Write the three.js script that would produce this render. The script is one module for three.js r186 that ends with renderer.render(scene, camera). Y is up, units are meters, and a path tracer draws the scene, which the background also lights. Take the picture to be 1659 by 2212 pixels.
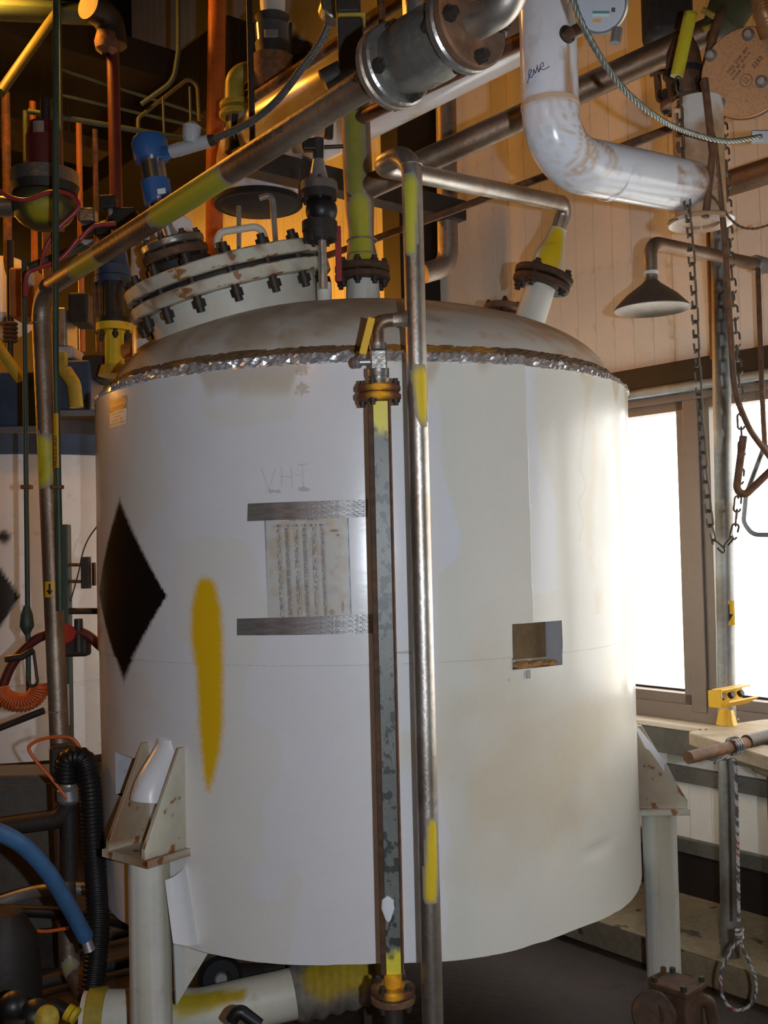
import * as THREE from 'three';
import { mergeGeometries, toCreasedNormals } from 'three/addons/utils/BufferGeometryUtils.js';
import { RoundedBoxGeometry } from 'three/addons/geometries/RoundedBoxGeometry.js';
import { RectAreaLightUniformsLib } from 'three/addons/lights/RectAreaLightUniformsLib.js';

// ------------------------------------------------------------------ camera, sky, lights, exposure
const scene = new THREE.Scene();
const renderer = new THREE.WebGLRenderer({ antialias: true });
renderer.toneMapping = THREE.LinearToneMapping;
renderer.toneMappingExposure = 1.0;
renderer.shadowMap.enabled = true;
RectAreaLightUniformsLib.init();

const W = 1659, H = 2212, FOCAL = 2300;               // the photograph's frame and focal length in pixels
const camera = new THREE.PerspectiveCamera(2 * Math.atan(H / 2 / FOCAL) * 180 / Math.PI, W / H, 0.05, 100);
const EYE = new THREE.Vector3(0, 1.5, 0);
camera.position.copy(EYE);
camera.rotation.order = 'YXZ';
camera.rotation.set(Math.atan(74 / FOCAL), 0, -0.0236);
camera.updateMatrixWorld(true);
scene.add(camera);

scene.background = new THREE.Color(5.3, 5.15, 4.8);   // bright overcast daylight outside the windows

// the flash of the camera, to the right of its lens (portrait grip): cool white, hard shadows thrown to the left
const flash = new THREE.SpotLight(new THREE.Color(0.83, 0.905, 1.0), 9.3, 0, 0.68, 0.38, 2);
flash.name = 'camera_flash';
flash.position.set(0.14, 1.5, 0.02);
flash.target.position.set(0.0, 1.4, -3);
flash.castShadow = true; flash.shadow.radius = 0.6; flash.shadow.mapSize.set(2048, 2048);
scene.add(flash, flash.target);

const SODIUM = [1.0, 0.40, 0.045];
// ------------------------------------------------------------------ helpers: vectors and pixels
const V = (x, y, z) => new THREE.Vector3(x, y, z);
const UP = V(0, 1, 0);
const ANG = 39.1 * Math.PI / 180;                      // the window wall runs this far to the left of the view
const U = V(-Math.sin(ANG), 0, -Math.cos(ANG));       // along the window wall, away
const WD = V(Math.cos(ANG), 0, -Math.sin(ANG));       // towards the window wall
const WALL = 3.58;                                     // distance from the camera to the wall's inner face
const room = (w, y, u) => V(0, y, 0).addScaledVector(WD, w).addScaledVector(U, u);
const rayDir = (px, py) => V((px - W / 2) / FOCAL, -(py - H / 2) / FOCAL, -1).applyQuaternion(camera.quaternion);
const at = (px, py, d) => { const r = rayDir(px, py); return EYE.clone().addScaledVector(r, d / -r.z); };          // d metres ahead
const onY = (px, py, y) => { const r = rayDir(px, py); return EYE.clone().addScaledVector(r, (y - EYE.y) / r.y); };
const onWall = (px, py, w = WALL) => { const r = rayDir(px, py); return EYE.clone().addScaledVector(r, w / r.dot(WD)); };
const onLine = (px, py, p0, dir) => {                  // the point of the pixel's ray nearest to a line
  const r = rayDir(px, py).normalize(), d = dir.clone().normalize(), w0 = EYE.clone().sub(p0);
  const b = r.dot(d), e = r.dot(w0), f = d.dot(w0);
  return EYE.clone().addScaledVector(r, (b * f - e) / (1 - b * b));
};
const toPx = (p) => { const q = p.clone().project(camera); return [(q.x * 0.5 + 0.5) * W, (-q.y * 0.5 + 0.5) * H]; };
const clamp = (x, a = 0, b = 1) => Math.min(b, Math.max(a, x));
const sstep = (a, b, x) => { const t = clamp((x - a) / (b - a)); return t * t * (3 - 2 * t); };
const lerp = (a, b, t) => a + (b - a) * t;
const mix3 = (a, b, t) => [lerp(a[0], b[0], t), lerp(a[1], b[1], t), lerp(a[2], b[2], t)];
let rs = 12345;
const rnd = () => { rs = (rs * 1664525 + 1013904223) >>> 0; return rs / 4294967296; };
const rr = (a, b) => a + (b - a) * rnd();

// ------------------------------------------------------------------ helpers: noise and textures
function h2(x, y, s) { let n = Math.imul(x, 374761393) + Math.imul(y, 668265263) + Math.imul(s, 2147483647 - 1013904223); n = Math.imul(n ^ (n >>> 13), 1274126177); return ((n ^ (n >>> 16)) >>> 0) / 4294967296; }
function vn(x, y, per, s) {
  const xi = Math.floor(x), yi = Math.floor(y), fx = x - xi, fy = y - yi, m = (a) => per ? ((a % per) + per) % per : a;
  const u = fx * fx * (3 - 2 * fx), v = fy * fy * (3 - 2 * fy);
  return lerp(lerp(h2(m(xi), m(yi), s), h2(m(xi + 1), m(yi), s), u), lerp(h2(m(xi), m(yi + 1), s), h2(m(xi + 1), m(yi + 1), s), u), v);
}
function fbm(x, y, o = 4, per = 0, s = 1) { let a = 0, w = 0.5, t = 0; for (let i = 0; i < o; i++) { a += w * vn(x, y, per, s + i); t += w; x *= 2; y *= 2; per *= 2; w *= 0.5; } return a / t; }
const p3 = (p, f, s = 1) => (vn(p.x * f + p.y * f * 0.37, p.z * f - p.y * f * 0.9, 0, s) + vn(p.y * f + 3.1, (p.x + p.z) * f, 0, s + 7)) / 2;   // noise at a point
const srgb = (c) => c <= 0.0031308 ? c * 12.92 : 1.055 * Math.pow(c, 1 / 2.4) - 0.055;
const hex = (h) => { const c = new THREE.Color(h); return [c.r, c.g, c.b]; };      // linear
function tex(w, h, fn, { color = true, repeat = 1 } = {}) {
  const d = new Uint8Array(w * h * 4);
  for (let y = 0; y < h; y++) for (let x = 0; x < w; x++) {
    const c = fn(x / w, y / h, x, y), i = (y * w + x) * 4;
    for (let k = 0; k < 3; k++) d[i + k] = clamp(Math.round(255 * (color ? srgb(clamp(c[k])) : c[k])), 0, 255);
    d[i + 3] = 255;
  }
  const t = new THREE.DataTexture(d, w, h);
  t.magFilter = THREE.LinearFilter; t.minFilter = THREE.LinearMipmapLinearFilter; t.generateMipmaps = true;
  t.wrapS = t.wrapT = THREE.RepeatWrapping; t.repeat.set(repeat, repeat);
  if (color) t.colorSpace = THREE.SRGBColorSpace;
  t.needsUpdate = true;
  return t;
}
// grain, mottle and rust maps, in metres: repeat = 1 / tile size
const T = {};
T.steel = tex(512, 512, (u, v) => { const a = fbm(u * 6, v * 6, 4, 6, 3), b = fbm(u * 40, v * 40, 2, 40, 9), r = sstep(0.55, 0.75, fbm(u * 5, v * 5, 4, 5, 21)); const g = 0.55 + 0.25 * a + 0.2 * b; return mix3([g, g * 0.97, g * 0.93], [g * 0.72, g * 0.55, g * 0.42], r * 0.55); }, { repeat: 2.2 });
T.rusty = tex(512, 512, (u, v) => { const a = fbm(u * 5, v * 5, 5, 5, 33), b = fbm(u * 24, v * 24, 3, 24, 5); return mix3([0.19, 0.12, 0.085], [0.34, 0.16, 0.07], sstep(0.35, 0.7, a)).map((c) => c * (0.6 + 0.7 * b)); }, { repeat: 2.6 });
T.chip = tex(512, 512, (u, v) => { const a = fbm(u * 8, v * 8, 5, 8, 51), b = fbm(u * 30, v * 30, 3, 30, 61), r = sstep(0.6, 0.68, a * 0.75 + b * 0.28); const base = mix3([0.62, 0.6, 0.52], [0.5, 0.47, 0.39], fbm(u * 12, v * 12, 3, 12, 71)); return mix3(base, mix3([0.22, 0.09, 0.03], [0.38, 0.17, 0.05], b), r); }, { repeat: 2.4 });
T.paint = tex(512, 512, (u, v) => { const a = fbm(u * 4, v * 4, 4, 4, 81), b = fbm(u * 60, v * 60, 2, 60, 91), s = sstep(0.66, 0.8, fbm(u * 14, v * 14, 4, 14, 95)); const g = 0.86 + 0.12 * a + 0.05 * (b - 0.5); return mix3([g, g, g], [g * 0.7, g * 0.62, g * 0.5], s * 0.4); }, { repeat: 1.5 });
T.grime = tex(512, 512, (u, v) => { const a = fbm(u * 6, v * 6, 5, 6, 101), b = fbm(u * 50, v * 50, 2, 50, 103); const g = 0.45 + 0.55 * a + 0.2 * (b - 0.5); return [g, g * 0.97, g * 0.93]; }, { repeat: 1.8 });
T.bump = tex(256, 256, (u, v) => { const a = fbm(u * 20, v * 20, 4, 20, 111); return [a, a, a]; }, { color: false, repeat: 4 });
T.rough = tex(256, 256, (u, v) => { const a = 0.55 + 0.45 * fbm(u * 9, v * 9, 4, 9, 121); return [a, a, a]; }, { color: false, repeat: 2 });
T.concrete = tex(512, 512, (u, v) => { const a = fbm(u * 7, v * 7, 5, 7, 131), b = fbm(u * 70, v * 70, 2, 70, 133), s = sstep(0.72, 0.78, fbm(u * 22, v * 22, 3, 22, 137)); const g = 0.5 + 0.4 * a + 0.25 * (b - 0.5); return mix3([g, g * 0.93, g * 0.8], [0.1, 0.08, 0.06], s * 0.8); }, { repeat: 0.8 });

const M = (o) => { const m = new THREE.MeshStandardMaterial({ side: THREE.DoubleSide, roughness: 0.6, metalness: 0, ...o }); if (Array.isArray(o.color)) m.color.setRGB(...o.color); return m; };
function mk(o) { const { color = [1, 1, 1], ...r } = o; const m = new THREE.MeshStandardMaterial({ side: THREE.DoubleSide, roughness: 0.6, metalness: 0, ...r }); m.color.setRGB(...color); return m; }
const MAT = {
  stainless: mk({ color: [0.74, 0.71, 0.67], metalness: 0.92, roughness: 0.42, map: T.steel, bumpMap: T.bump, bumpScale: 0.0006, vertexColors: true }),
  darkpipe: mk({ color: [0.44, 0.37, 0.31], metalness: 0.75, roughness: 0.5, map: T.steel, bumpMap: T.bump, bumpScale: 0.0008, vertexColors: true }),
  cast: mk({ color: [0.42, 0.42, 0.40], metalness: 0.8, roughness: 0.38, map: T.steel, bumpMap: T.bump, bumpScale: 0.0012 }),
  rust: mk({ color: [0.72, 0.66, 0.6], metalness: 0.25, roughness: 0.7, map: T.rusty, bumpMap: T.bump, bumpScale: 0.0015, vertexColors: true }),
  black: mk({ color: [0.05, 0.044, 0.04], metalness: 0.3, roughness: 0.62, map: T.grime, bumpMap: T.bump, bumpScale: 0.001, vertexColors: true }),
  blackgloss: mk({ color: [0.018, 0.018, 0.02], metalness: 0.1, roughness: 0.42, map: T.grime }),
  bolt: mk({ color: [0.085, 0.072, 0.06], metalness: 0.55, roughness: 0.55, map: T.grime }),
  zinc: mk({ color: [0.62, 0.63, 0.66], metalness: 0.7, roughness: 0.42, map: T.grime }),
  galv: mk({ color: [0.42, 0.45, 0.47], metalness: 0.55, roughness: 0.5, map: T.grime, vertexColors: true }),
  chip: mk({ color: [1.0, 1.0, 0.98], roughness: 0.55, map: T.chip, bumpMap: T.bump, bumpScale: 0.0012, vertexColors: true }),
  cream: mk({ color: [0.72, 0.71, 0.64], roughness: 0.5, map: T.paint, vertexColors: true }),
  white: mk({ color: [0.82, 0.82, 0.84], roughness: 0.33, map: T.paint, vertexColors: true }),
  pipewhite: mk({ color: [0.86, 0.86, 0.9], roughness: 0.2, map: T.paint, vertexColors: true }),
  dome: mk({ color: [0.56, 0.52, 0.46], roughness: 0.55, map: T.paint, vertexColors: true }),
  yellow: mk({ color: [0.78, 0.56, 0.02], roughness: 0.55, map: T.paint }),
  yellowplastic: mk({ color: [0.86, 0.5, 0.01], roughness: 0.42, map: T.paint }),
  yellowold: mk({ color: [0.62, 0.45, 0.05], roughness: 0.6, map: T.grime, vertexColors: true }),
  blue: mk({ color: [0.035, 0.13, 0.36], roughness: 0.4, map: T.paint }),
  bluedark: mk({ color: [0.03, 0.075, 0.17], roughness: 0.5, map: T.grime }),
  bluehose: mk({ color: [0.06, 0.17, 0.38], roughness: 0.5, map: T.grime }),
  red: mk({ color: [0.36, 0.035, 0.03], roughness: 0.45, map: T.paint }),
  maroon: mk({ color: [0.13, 0.022, 0.02], roughness: 0.5, map: T.grime }),
  tube: mk({ color: [0.34, 0.04, 0.05], roughness: 0.35 }),
  orangehose: mk({ color: [0.6, 0.12, 0.03], roughness: 0.4 }),
  orangetone: mk({ color: [0.58, 0.2, 0.05], roughness: 0.5, map: T.grime, vertexColors: true }),  // orange base colour; carries sodium lamp light for the upright behind the manway
  green: mk({ color: [0.06, 0.1, 0.08], roughness: 0.55, metalness: 0.2, map: T.grime, vertexColors: true }),
  olive: mk({ color: [0.1, 0.1, 0.045], roughness: 0.55, map: T.grime, vertexColors: true }),
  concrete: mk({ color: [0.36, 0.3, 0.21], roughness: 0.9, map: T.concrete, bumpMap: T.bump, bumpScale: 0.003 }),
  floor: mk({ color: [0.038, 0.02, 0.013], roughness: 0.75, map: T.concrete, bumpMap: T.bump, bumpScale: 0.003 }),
  panel: mk({ color: [0.76, 0.74, 0.70], roughness: 0.42, map: T.paint }),
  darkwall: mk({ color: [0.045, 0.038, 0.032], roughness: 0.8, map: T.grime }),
  frame: mk({ color: [0.2, 0.165, 0.14], roughness: 0.45, metalness: 0.25, map: T.paint }),
  darkframe: mk({ color: [0.022, 0.018, 0.016], roughness: 0.55, metalness: 0.2, map: T.grime }),
  girt: mk({ color: [0.17, 0.17, 0.16], roughness: 0.5, metalness: 0.3, map: T.grime }),
  sill: mk({ color: [0.66, 0.6, 0.5], roughness: 0.55, map: T.paint }),
  glass: new THREE.MeshPhysicalMaterial({ color: 0xffffff, transmission: 1, thickness: 0, roughness: 0.0, ior: 1.45, side: THREE.DoubleSide }),
  copper: mk({ color: [0.62, 0.33, 0.15], roughness: 0.4, metalness: 0.35, map: T.paint, vertexColors: true }),
  wire: mk({ color: [0.33, 0.36, 0.33], roughness: 0.45, metalness: 0.6, map: T.grime }),
  tape: mk({ color: [0.42, 0.43, 0.45], roughness: 0.3, metalness: 0.6, map: T.grime, bumpMap: T.bump, bumpScale: 0.0004 }),
  foil: mk({ color: [0.8, 0.8, 0.84], roughness: 0.3, metalness: 0.7 }),
  mastic: mk({ color: [0.2, 0.13, 0.07], roughness: 0.9, map: T.grime, vertexColors: true }),
  plasticgrey: mk({ color: [0.46, 0.48, 0.52], roughness: 0.45, map: T.paint }),
  spray: mk({ color: [1, 1, 1], roughness: 0.5, vertexColors: true, map: T.paint }),
  rustdark: mk({ color: [0.34, 0.31, 0.28], metalness: 0.25, roughness: 0.7, map: T.rusty, bumpMap: T.bump, bumpScale: 0.0015 }),
  nearblack: mk({ color: [0.013, 0.011, 0.01], roughness: 0.85, map: T.grime }),  // plain near-black base colour
  label: mk({ color: [0.78, 0.8, 0.78], roughness: 0.5 }),
};

// ------------------------------------------------------------------ helpers: scene objects
const names = {};
const numbered = (n) => { const k = names[n] = (names[n] ?? -1) + 1; return k ? n + '_' + String(k).padStart(3, '0') : n; };
const things = [];
function thing(name, label, category, group) {
  const o = new THREE.Group(); o.name = numbered(name); o.userData = { label, category }; if (group) o.userData.group = group;
  scene.add(o); things.push(o); return o;
}
function struct(name) { const o = new THREE.Group(); o.name = name; o.userData = { kind: 'structure' }; scene.add(o); return o; }
function part(parent, name, geo, mat, label) {
  if (mat.vertexColors && !geo.attributes.color) { const n = geo.attributes.position.count; geo.setAttribute('color', new THREE.BufferAttribute(new Float32Array(n * 3).fill(1), 3)); }
  const m = new THREE.Mesh(geo, mat); m.name = name; m.castShadow = m.receiveShadow = true; if (label) m.userData.label = label;
  parent.add(m); return m;
}
function solo(name, label, category, geo, mat, group) { const m = part(scene, numbered(name), geo, mat); m.userData = { label, category }; if (group) m.userData.group = group; things.push(m); return m; }
function boxUV(g) {                                     // uv in metres from the dominant axis of the normal
  if (g.index) g = g.toNonIndexed();
  const p = g.attributes.position, n = g.attributes.normal, uv = new Float32Array(p.count * 2);
  for (let i = 0; i < p.count; i++) {
    const ax = Math.abs(n.getX(i)), ay = Math.abs(n.getY(i)), az = Math.abs(n.getZ(i));
    const [a, b] = ax > ay && ax > az ? [p.getZ(i), p.getY(i)] : ay > az ? [p.getX(i), p.getZ(i)] : [p.getX(i), p.getY(i)];
    uv[2 * i] = a; uv[2 * i + 1] = b;
  }
  g.setAttribute('uv', new THREE.BufferAttribute(uv, 2));
  return g;
}
function tint(g, fn) {                                  // vertex colours of paint, rust or stains from the position
  const p = g.attributes.position, c = new Float32Array(p.count * 3), v = V(0, 0, 0);
  for (let i = 0; i < p.count; i++) { v.fromBufferAttribute(p, i); const k = fn(v, i); c[3 * i] = k[0]; c[3 * i + 1] = k[1]; c[3 * i + 2] = k[2]; }
  g.setAttribute('color', new THREE.BufferAttribute(c, 3)); return g;
}
const place = (g, c, axis = UP, spin = 0) => {          // local y axis to axis, origin to c
  if (spin) g.rotateY(spin);
  g.applyQuaternion(new THREE.Quaternion().setFromUnitVectors(UP, axis.clone().normalize())); g.translate(c.x, c.y, c.z); return g;
};
const box = (w, h, d, r = 0) => boxUV(r ? new RoundedBoxGeometry(w, h, d, 2, r) : new THREE.BoxGeometry(w, h, d));
const roomBox = (w0, w1, y0, y1, u0, u1, r = 0) => { // box aligned with the window wall
  const g = box(Math.abs(w1 - w0), Math.abs(y1 - y0), Math.abs(u1 - u0), r); g.rotateY(ANG); const c = room((w0 + w1) / 2, (y0 + y1) / 2, (u0 + u1) / 2); g.translate(c.x, c.y, c.z); return g;
};
const lathe = (pts, seg = 40) => { const g = new THREE.LatheGeometry(pts.map(([r, y]) => new THREE.Vector2(Math.max(r, 1e-5), y)), seg); return boxUV(toCreasedNormals(g, 0.6)); };
const disc = (r, t, seg = 40, ch = 0.004) => lathe([[0, -t / 2], [r - ch, -t / 2], [r, -t / 2 + ch], [r, t / 2 - ch], [r - ch, t / 2], [0, t / 2]], seg);
const ring = (r0, r1, t, seg = 48, ch = 0.004) => lathe([[r0, -t / 2], [r1 - ch, -t / 2], [r1, -t / 2 + ch], [r1, t / 2 - ch], [r1 - ch, t / 2], [r0, t / 2], [r0, -t / 2]], seg);
const hexa = (r, t) => boxUV(new THREE.CylinderGeometry(r, r, t, 6).toNonIndexed());
const cyl = (r0, r1, h, seg = 24) => boxUV(new THREE.CylinderGeometry(r1, r0, h, seg));
function fillet(pts, R, n = 9) {
  const out = [pts[0].clone()];
  for (let i = 1; i < pts.length - 1; i++) {
    const P = pts[i], a = pts[i - 1].clone().sub(P), b = pts[i + 1].clone().sub(P), la = a.length(), lb = b.length(); a.normalize(); b.normalize();
    const ang = Math.acos(clamp(a.dot(b), -1, 1)), defl = Math.PI - ang;
    const r0 = Array.isArray(R) ? R[i - 1] : R;
    if (defl < 0.03 || !r0) { out.push(P.clone()); continue; }
    const t = Math.min(r0 * Math.tan(defl / 2), la * 0.48, lb * 0.48), r = t / Math.tan(defl / 2);
    const c = P.clone().addScaledVector(a.clone().add(b).normalize(), r / Math.cos(defl / 2));
    const A = P.clone().addScaledVector(a, t).sub(c), B = P.clone().addScaledVector(b, t).sub(c);
    for (let k = 0; k <= n; k++) { const f = k / n, s = Math.sin(defl); out.push(c.clone().addScaledVector(A, Math.sin((1 - f) * defl) / s).addScaledVector(B, Math.sin(f * defl) / s)); }
  }
  out.push(pts[pts.length - 1].clone()); return out;
}
function resample(pts, step) { const o = [pts[0]]; for (let i = 1; i < pts.length; i++) { const n = Math.max(1, Math.ceil(pts[i].distanceTo(pts[i - 1]) / step)); for (let k = 1; k <= n; k++) o.push(pts[i - 1].clone().lerp(pts[i], k / n)); } return o; }
function sweep(pts, r, { seg = 20, cap = true, color, closed = false, twist = 0, shape } = {}) {
  const n = pts.length, pos = [], uv = [], col = [], idx = [];
  let s = 0, prevT = null, N = null;
  for (let i = 0; i < n; i++) {
    const t = (i === 0 ? (closed ? pts[1].clone().sub(pts[n - 2]) : pts[1].clone().sub(pts[0])) : i === n - 1 ? (closed ? pts[1].clone().sub(pts[n - 2]) : pts[i].clone().sub(pts[i - 1])) : pts[i + 1].clone().sub(pts[i - 1])).normalize();
    if (!N) { N = Math.abs(t.y) < 0.9 ? UP.clone() : V(0, 0, 1); N.addScaledVector(t, -N.dot(t)).normalize(); } else { N.applyQuaternion(new THREE.Quaternion().setFromUnitVectors(prevT, t)); N.addScaledVector(t, -N.dot(t)).normalize(); }
    prevT = t; if (i) s += pts[i].distanceTo(pts[i - 1]);
    const B = t.clone().cross(N), rad = typeof r === 'function' ? r(s, i / (n - 1)) : r;
    for (let k = 0; k <= seg; k++) {
      const a = k / seg * 2 * Math.PI + twist, m = shape ? shape(a, s) : 1, p = pts[i].clone().addScaledVector(N, Math.cos(a) * rad * m).addScaledVector(B, Math.sin(a) * rad * m);
      pos.push(p.x, p.y, p.z); uv.push(k / seg * 2 * Math.PI * rad, s);
      if (color) col.push(...color(p, s, a));
    }
  }
  const q = seg + 1;
  for (let i = 0; i < n - 1; i++) for (let k = 0; k < seg; k++) { const a = i * q + k; idx.push(a, a + 1, a + q, a + 1, a + q + 1, a + q); }
  let g = new THREE.BufferGeometry();
  g.setAttribute('position', new THREE.Float32BufferAttribute(pos, 3)); g.setAttribute('uv', new THREE.Float32BufferAttribute(uv, 2));
  if (color) g.setAttribute('color', new THREE.Float32BufferAttribute(col, 3));
  g.setIndex(idx); g.computeVertexNormals();
  { // weld the seam's normals
    const nn = g.attributes.normal; for (let i = 0; i < n; i++) { const a = i * q, b = a + seg, x = V(nn.getX(a) + nn.getX(b), nn.getY(a) + nn.getY(b), nn.getZ(a) + nn.getZ(b)).normalize(); nn.setXYZ(a, x.x, x.y, x.z); nn.setXYZ(b, x.x, x.y, x.z); }
  }
  if (cap && !closed) {
    const caps = [];
    for (const e of [0, n - 1]) {
      const cp = [], ci = [], cu = [], cc = [], c = pts[e]; cp.push(c.x, c.y, c.z); cu.push(0, 0);
      const base = e * q; for (let k = 0; k <= seg; k++) { cp.push(pos[(base + k) * 3], pos[(base + k) * 3 + 1], pos[(base + k) * 3 + 2]); cu.push(uv[(base + k) * 2] * 0.3, uv[(base + k) * 2 + 1]); }
      if (color) { const c0 = col.slice(base * 3, base * 3 + 3); for (let k = 0; k < seg + 2; k++) cc.push(...c0); }
      for (let k = 1; k <= seg; k++) e ? ci.push(0, k, k + 1) : ci.push(0, k + 1, k);
      const cg = new THREE.BufferGeometry(); cg.setAttribute('position', new THREE.Float32BufferAttribute(cp, 3)); cg.setAttribute('uv', new THREE.Float32BufferAttribute(cu, 2)); if (color) cg.setAttribute('color', new THREE.Float32BufferAttribute(cc, 3)); cg.setIndex(ci); cg.computeVertexNormals(); caps.push(cg);
    }
    g = mergeGeometries([g, ...caps]);
  }
  return g;
}
// paint sprayed onto a thing: patches are strokes from a to b with a half-width w, fading into a ragged edge
const YEL = [0.80, 0.57, 0.015];
function sprayed(base, patches) {
  return (p, s, a) => {
    let c = typeof base === 'function' ? base(p, s, a) : base;
    for (const k of patches) {
      const ab = k.b.clone().sub(k.a), L = Math.max(ab.lengthSq(), 1e-9), t = clamp(p.clone().sub(k.a).dot(ab) / L);
      const q = k.a.clone().addScaledVector(ab, t), d = p.distanceTo(q), w = (k.w1 === undefined ? k.w : lerp(k.w, k.w1, t)) * (0.85 + 0.3 * p3(p, 60, 5));
      c = mix3(c, k.c ?? YEL, (k.k ?? 1) * (1 - sstep(w * 0.6, w * 1.14, d)));
    }
    return c;
  };
}
const pipeGeo = (pts, r, bend, opt = {}) => sweep(opt.color ? resample(fillet(pts, bend), opt.step ?? 0.02) : fillet(pts, bend), r, opt);
// a pipe with spray paint on it: bare metal and the painted patches (not metal) become two parts
function paintedPipe(parent, name, pts, r, bend, metal, base, patches, step = 0.012, seg = 26) {
  const g0 = pipeGeo(pts, r, bend, { seg, step, color: sprayed(base, []) }).toNonIndexed(), P = g0.attributes.position, A = [], B = [], v = V(0, 0, 0);
  const w = new Float32Array(P.count), cl = [];
  for (let i = 0; i < P.count; i++) {
    v.fromBufferAttribute(P, i); let k = 0, c = null;
    for (const q of patches) { const m = sprayed([0, 0, 0], [{ ...q, c: [1, 1, 1] }])(v)[0]; if (m > k) { k = m; c = q.c ?? YEL; } }
    w[i] = k; cl.push(c);
  }
  const which = (i) => { v.fromBufferAttribute(P, i); let b = 0, k = 0; patches.forEach((q, j) => { const m = sprayed([0, 0, 0], [{ ...q, c: [1, 1, 1] }])(v)[0]; if (m > k) { k = m; b = j; } }); return b; };
  for (let i = 0; i < P.count; i += 3) if (Math.max(w[i], w[i + 1], w[i + 2]) > 0.12) { const j = w[i] >= Math.max(w[i + 1], w[i + 2]) ? i : w[i + 1] > w[i + 2] ? i + 1 : i + 2; (B[which(j)] ??= []).push(i, i + 1, i + 2); } else A.push(i, i + 1, i + 2);
  const pick = (ids, paint) => {
    const g = new THREE.BufferGeometry();
    for (const [n, s] of [['position', 3], ['normal', 3], ['uv', 2], ['color', 3]]) { const a = g0.attributes[n], o = new Float32Array(ids.length * s); ids.forEach((i, j) => { for (let k = 0; k < s; k++) o[j * s + k] = a.array[i * s + k]; if (paint && n === 'color') { const m = mix3([0.3, 0.27, 0.23], cl[i] ?? YEL, w[i]); o[j * 3] = m[0]; o[j * 3 + 1] = m[1]; o[j * 3 + 2] = m[2]; } }); g.setAttribute(n, new THREE.BufferAttribute(o, s)); }
    return g;
  };
  const m = part(parent, name, pick(A, false), metal);
  for (const b of B) if (b) part(m, 'spray_paint', pick(b, true), MAT.spray, 'patch of yellow spray paint');
  return m;
}
// one bolt: stud with a nut on either end, along y, unit length, scaled at placing
const boltGeo = (len, r) => mergeGeometries([cyl(r * 0.62, r * 0.62, len, 10), hexa(r, r * 1.1).translate(0, len / 2 - r * 1.25, 0), hexa(r, r * 1.1).translate(0, -len / 2 + r * 1.25, 0)]);
const headGeo = (r, t) => mergeGeometries([hexa(r, t), cyl(r * 1.25, r * 1.25, t * 0.25, 16).translate(0, -t * 0.6, 0)]);
function bolts(parent, c, axis, R, n, geo, mat, phase = 0, skip) {
  const q = new THREE.Quaternion().setFromUnitVectors(UP, axis.clone().normalize());
  for (let i = 0; i < n; i++) {
    if (skip && skip(i)) continue;
    const a = phase + i / n * 2 * Math.PI, m = part(parent, 'bolt', geo, mat);
    m.position.copy(V(Math.cos(a) * R, 0, Math.sin(a) * R).applyQuaternion(q).add(c)); m.quaternion.copy(q); m.rotateY(a * 3.7);
  }
}
function fl(parent, name, c, axis, r, t, mat, col, seg = 44) { let g = place(disc(r, t, seg), c, axis); if (col) tint(g, col); return part(parent, name, g, mat); }
const rod = (parent, name, a, b, r, mat, seg = 14) => part(parent, name, sweep([a, b], r, { seg }), mat);
// ================================================================== the room
const U0 = -6, U1 = 7.3, W0 = -6.5, TOP = 6.4;
{
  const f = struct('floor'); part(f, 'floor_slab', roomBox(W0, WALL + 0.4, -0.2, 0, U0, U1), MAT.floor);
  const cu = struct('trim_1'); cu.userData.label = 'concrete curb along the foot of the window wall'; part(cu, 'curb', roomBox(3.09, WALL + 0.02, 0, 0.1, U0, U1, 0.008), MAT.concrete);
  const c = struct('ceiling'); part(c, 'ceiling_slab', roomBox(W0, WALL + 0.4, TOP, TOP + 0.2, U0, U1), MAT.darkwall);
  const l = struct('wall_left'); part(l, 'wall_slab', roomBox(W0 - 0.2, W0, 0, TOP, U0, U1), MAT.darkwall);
  const b = struct('wall_back'); part(b, 'wall_slab', roomBox(W0, WALL + 0.4, 0, TOP, U1, U1 + 0.2), MAT.nearblack);
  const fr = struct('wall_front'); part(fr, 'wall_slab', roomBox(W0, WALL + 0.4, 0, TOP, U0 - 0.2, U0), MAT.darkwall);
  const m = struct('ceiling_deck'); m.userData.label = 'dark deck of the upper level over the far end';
  part(m, 'deck_plate', roomBox(W0, 3.0, 4.25, 4.43, 5.5, U1), MAT.nearblack);
}
{ const d = struct('trim_3'); d.userData.label = 'black boxed duct running along the wall under the ceiling'; part(d, 'duct', roomBox(3.0, 3.55, 3.98, 4.43, 4.95, U1, 0.01), MAT.nearblack); }
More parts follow.
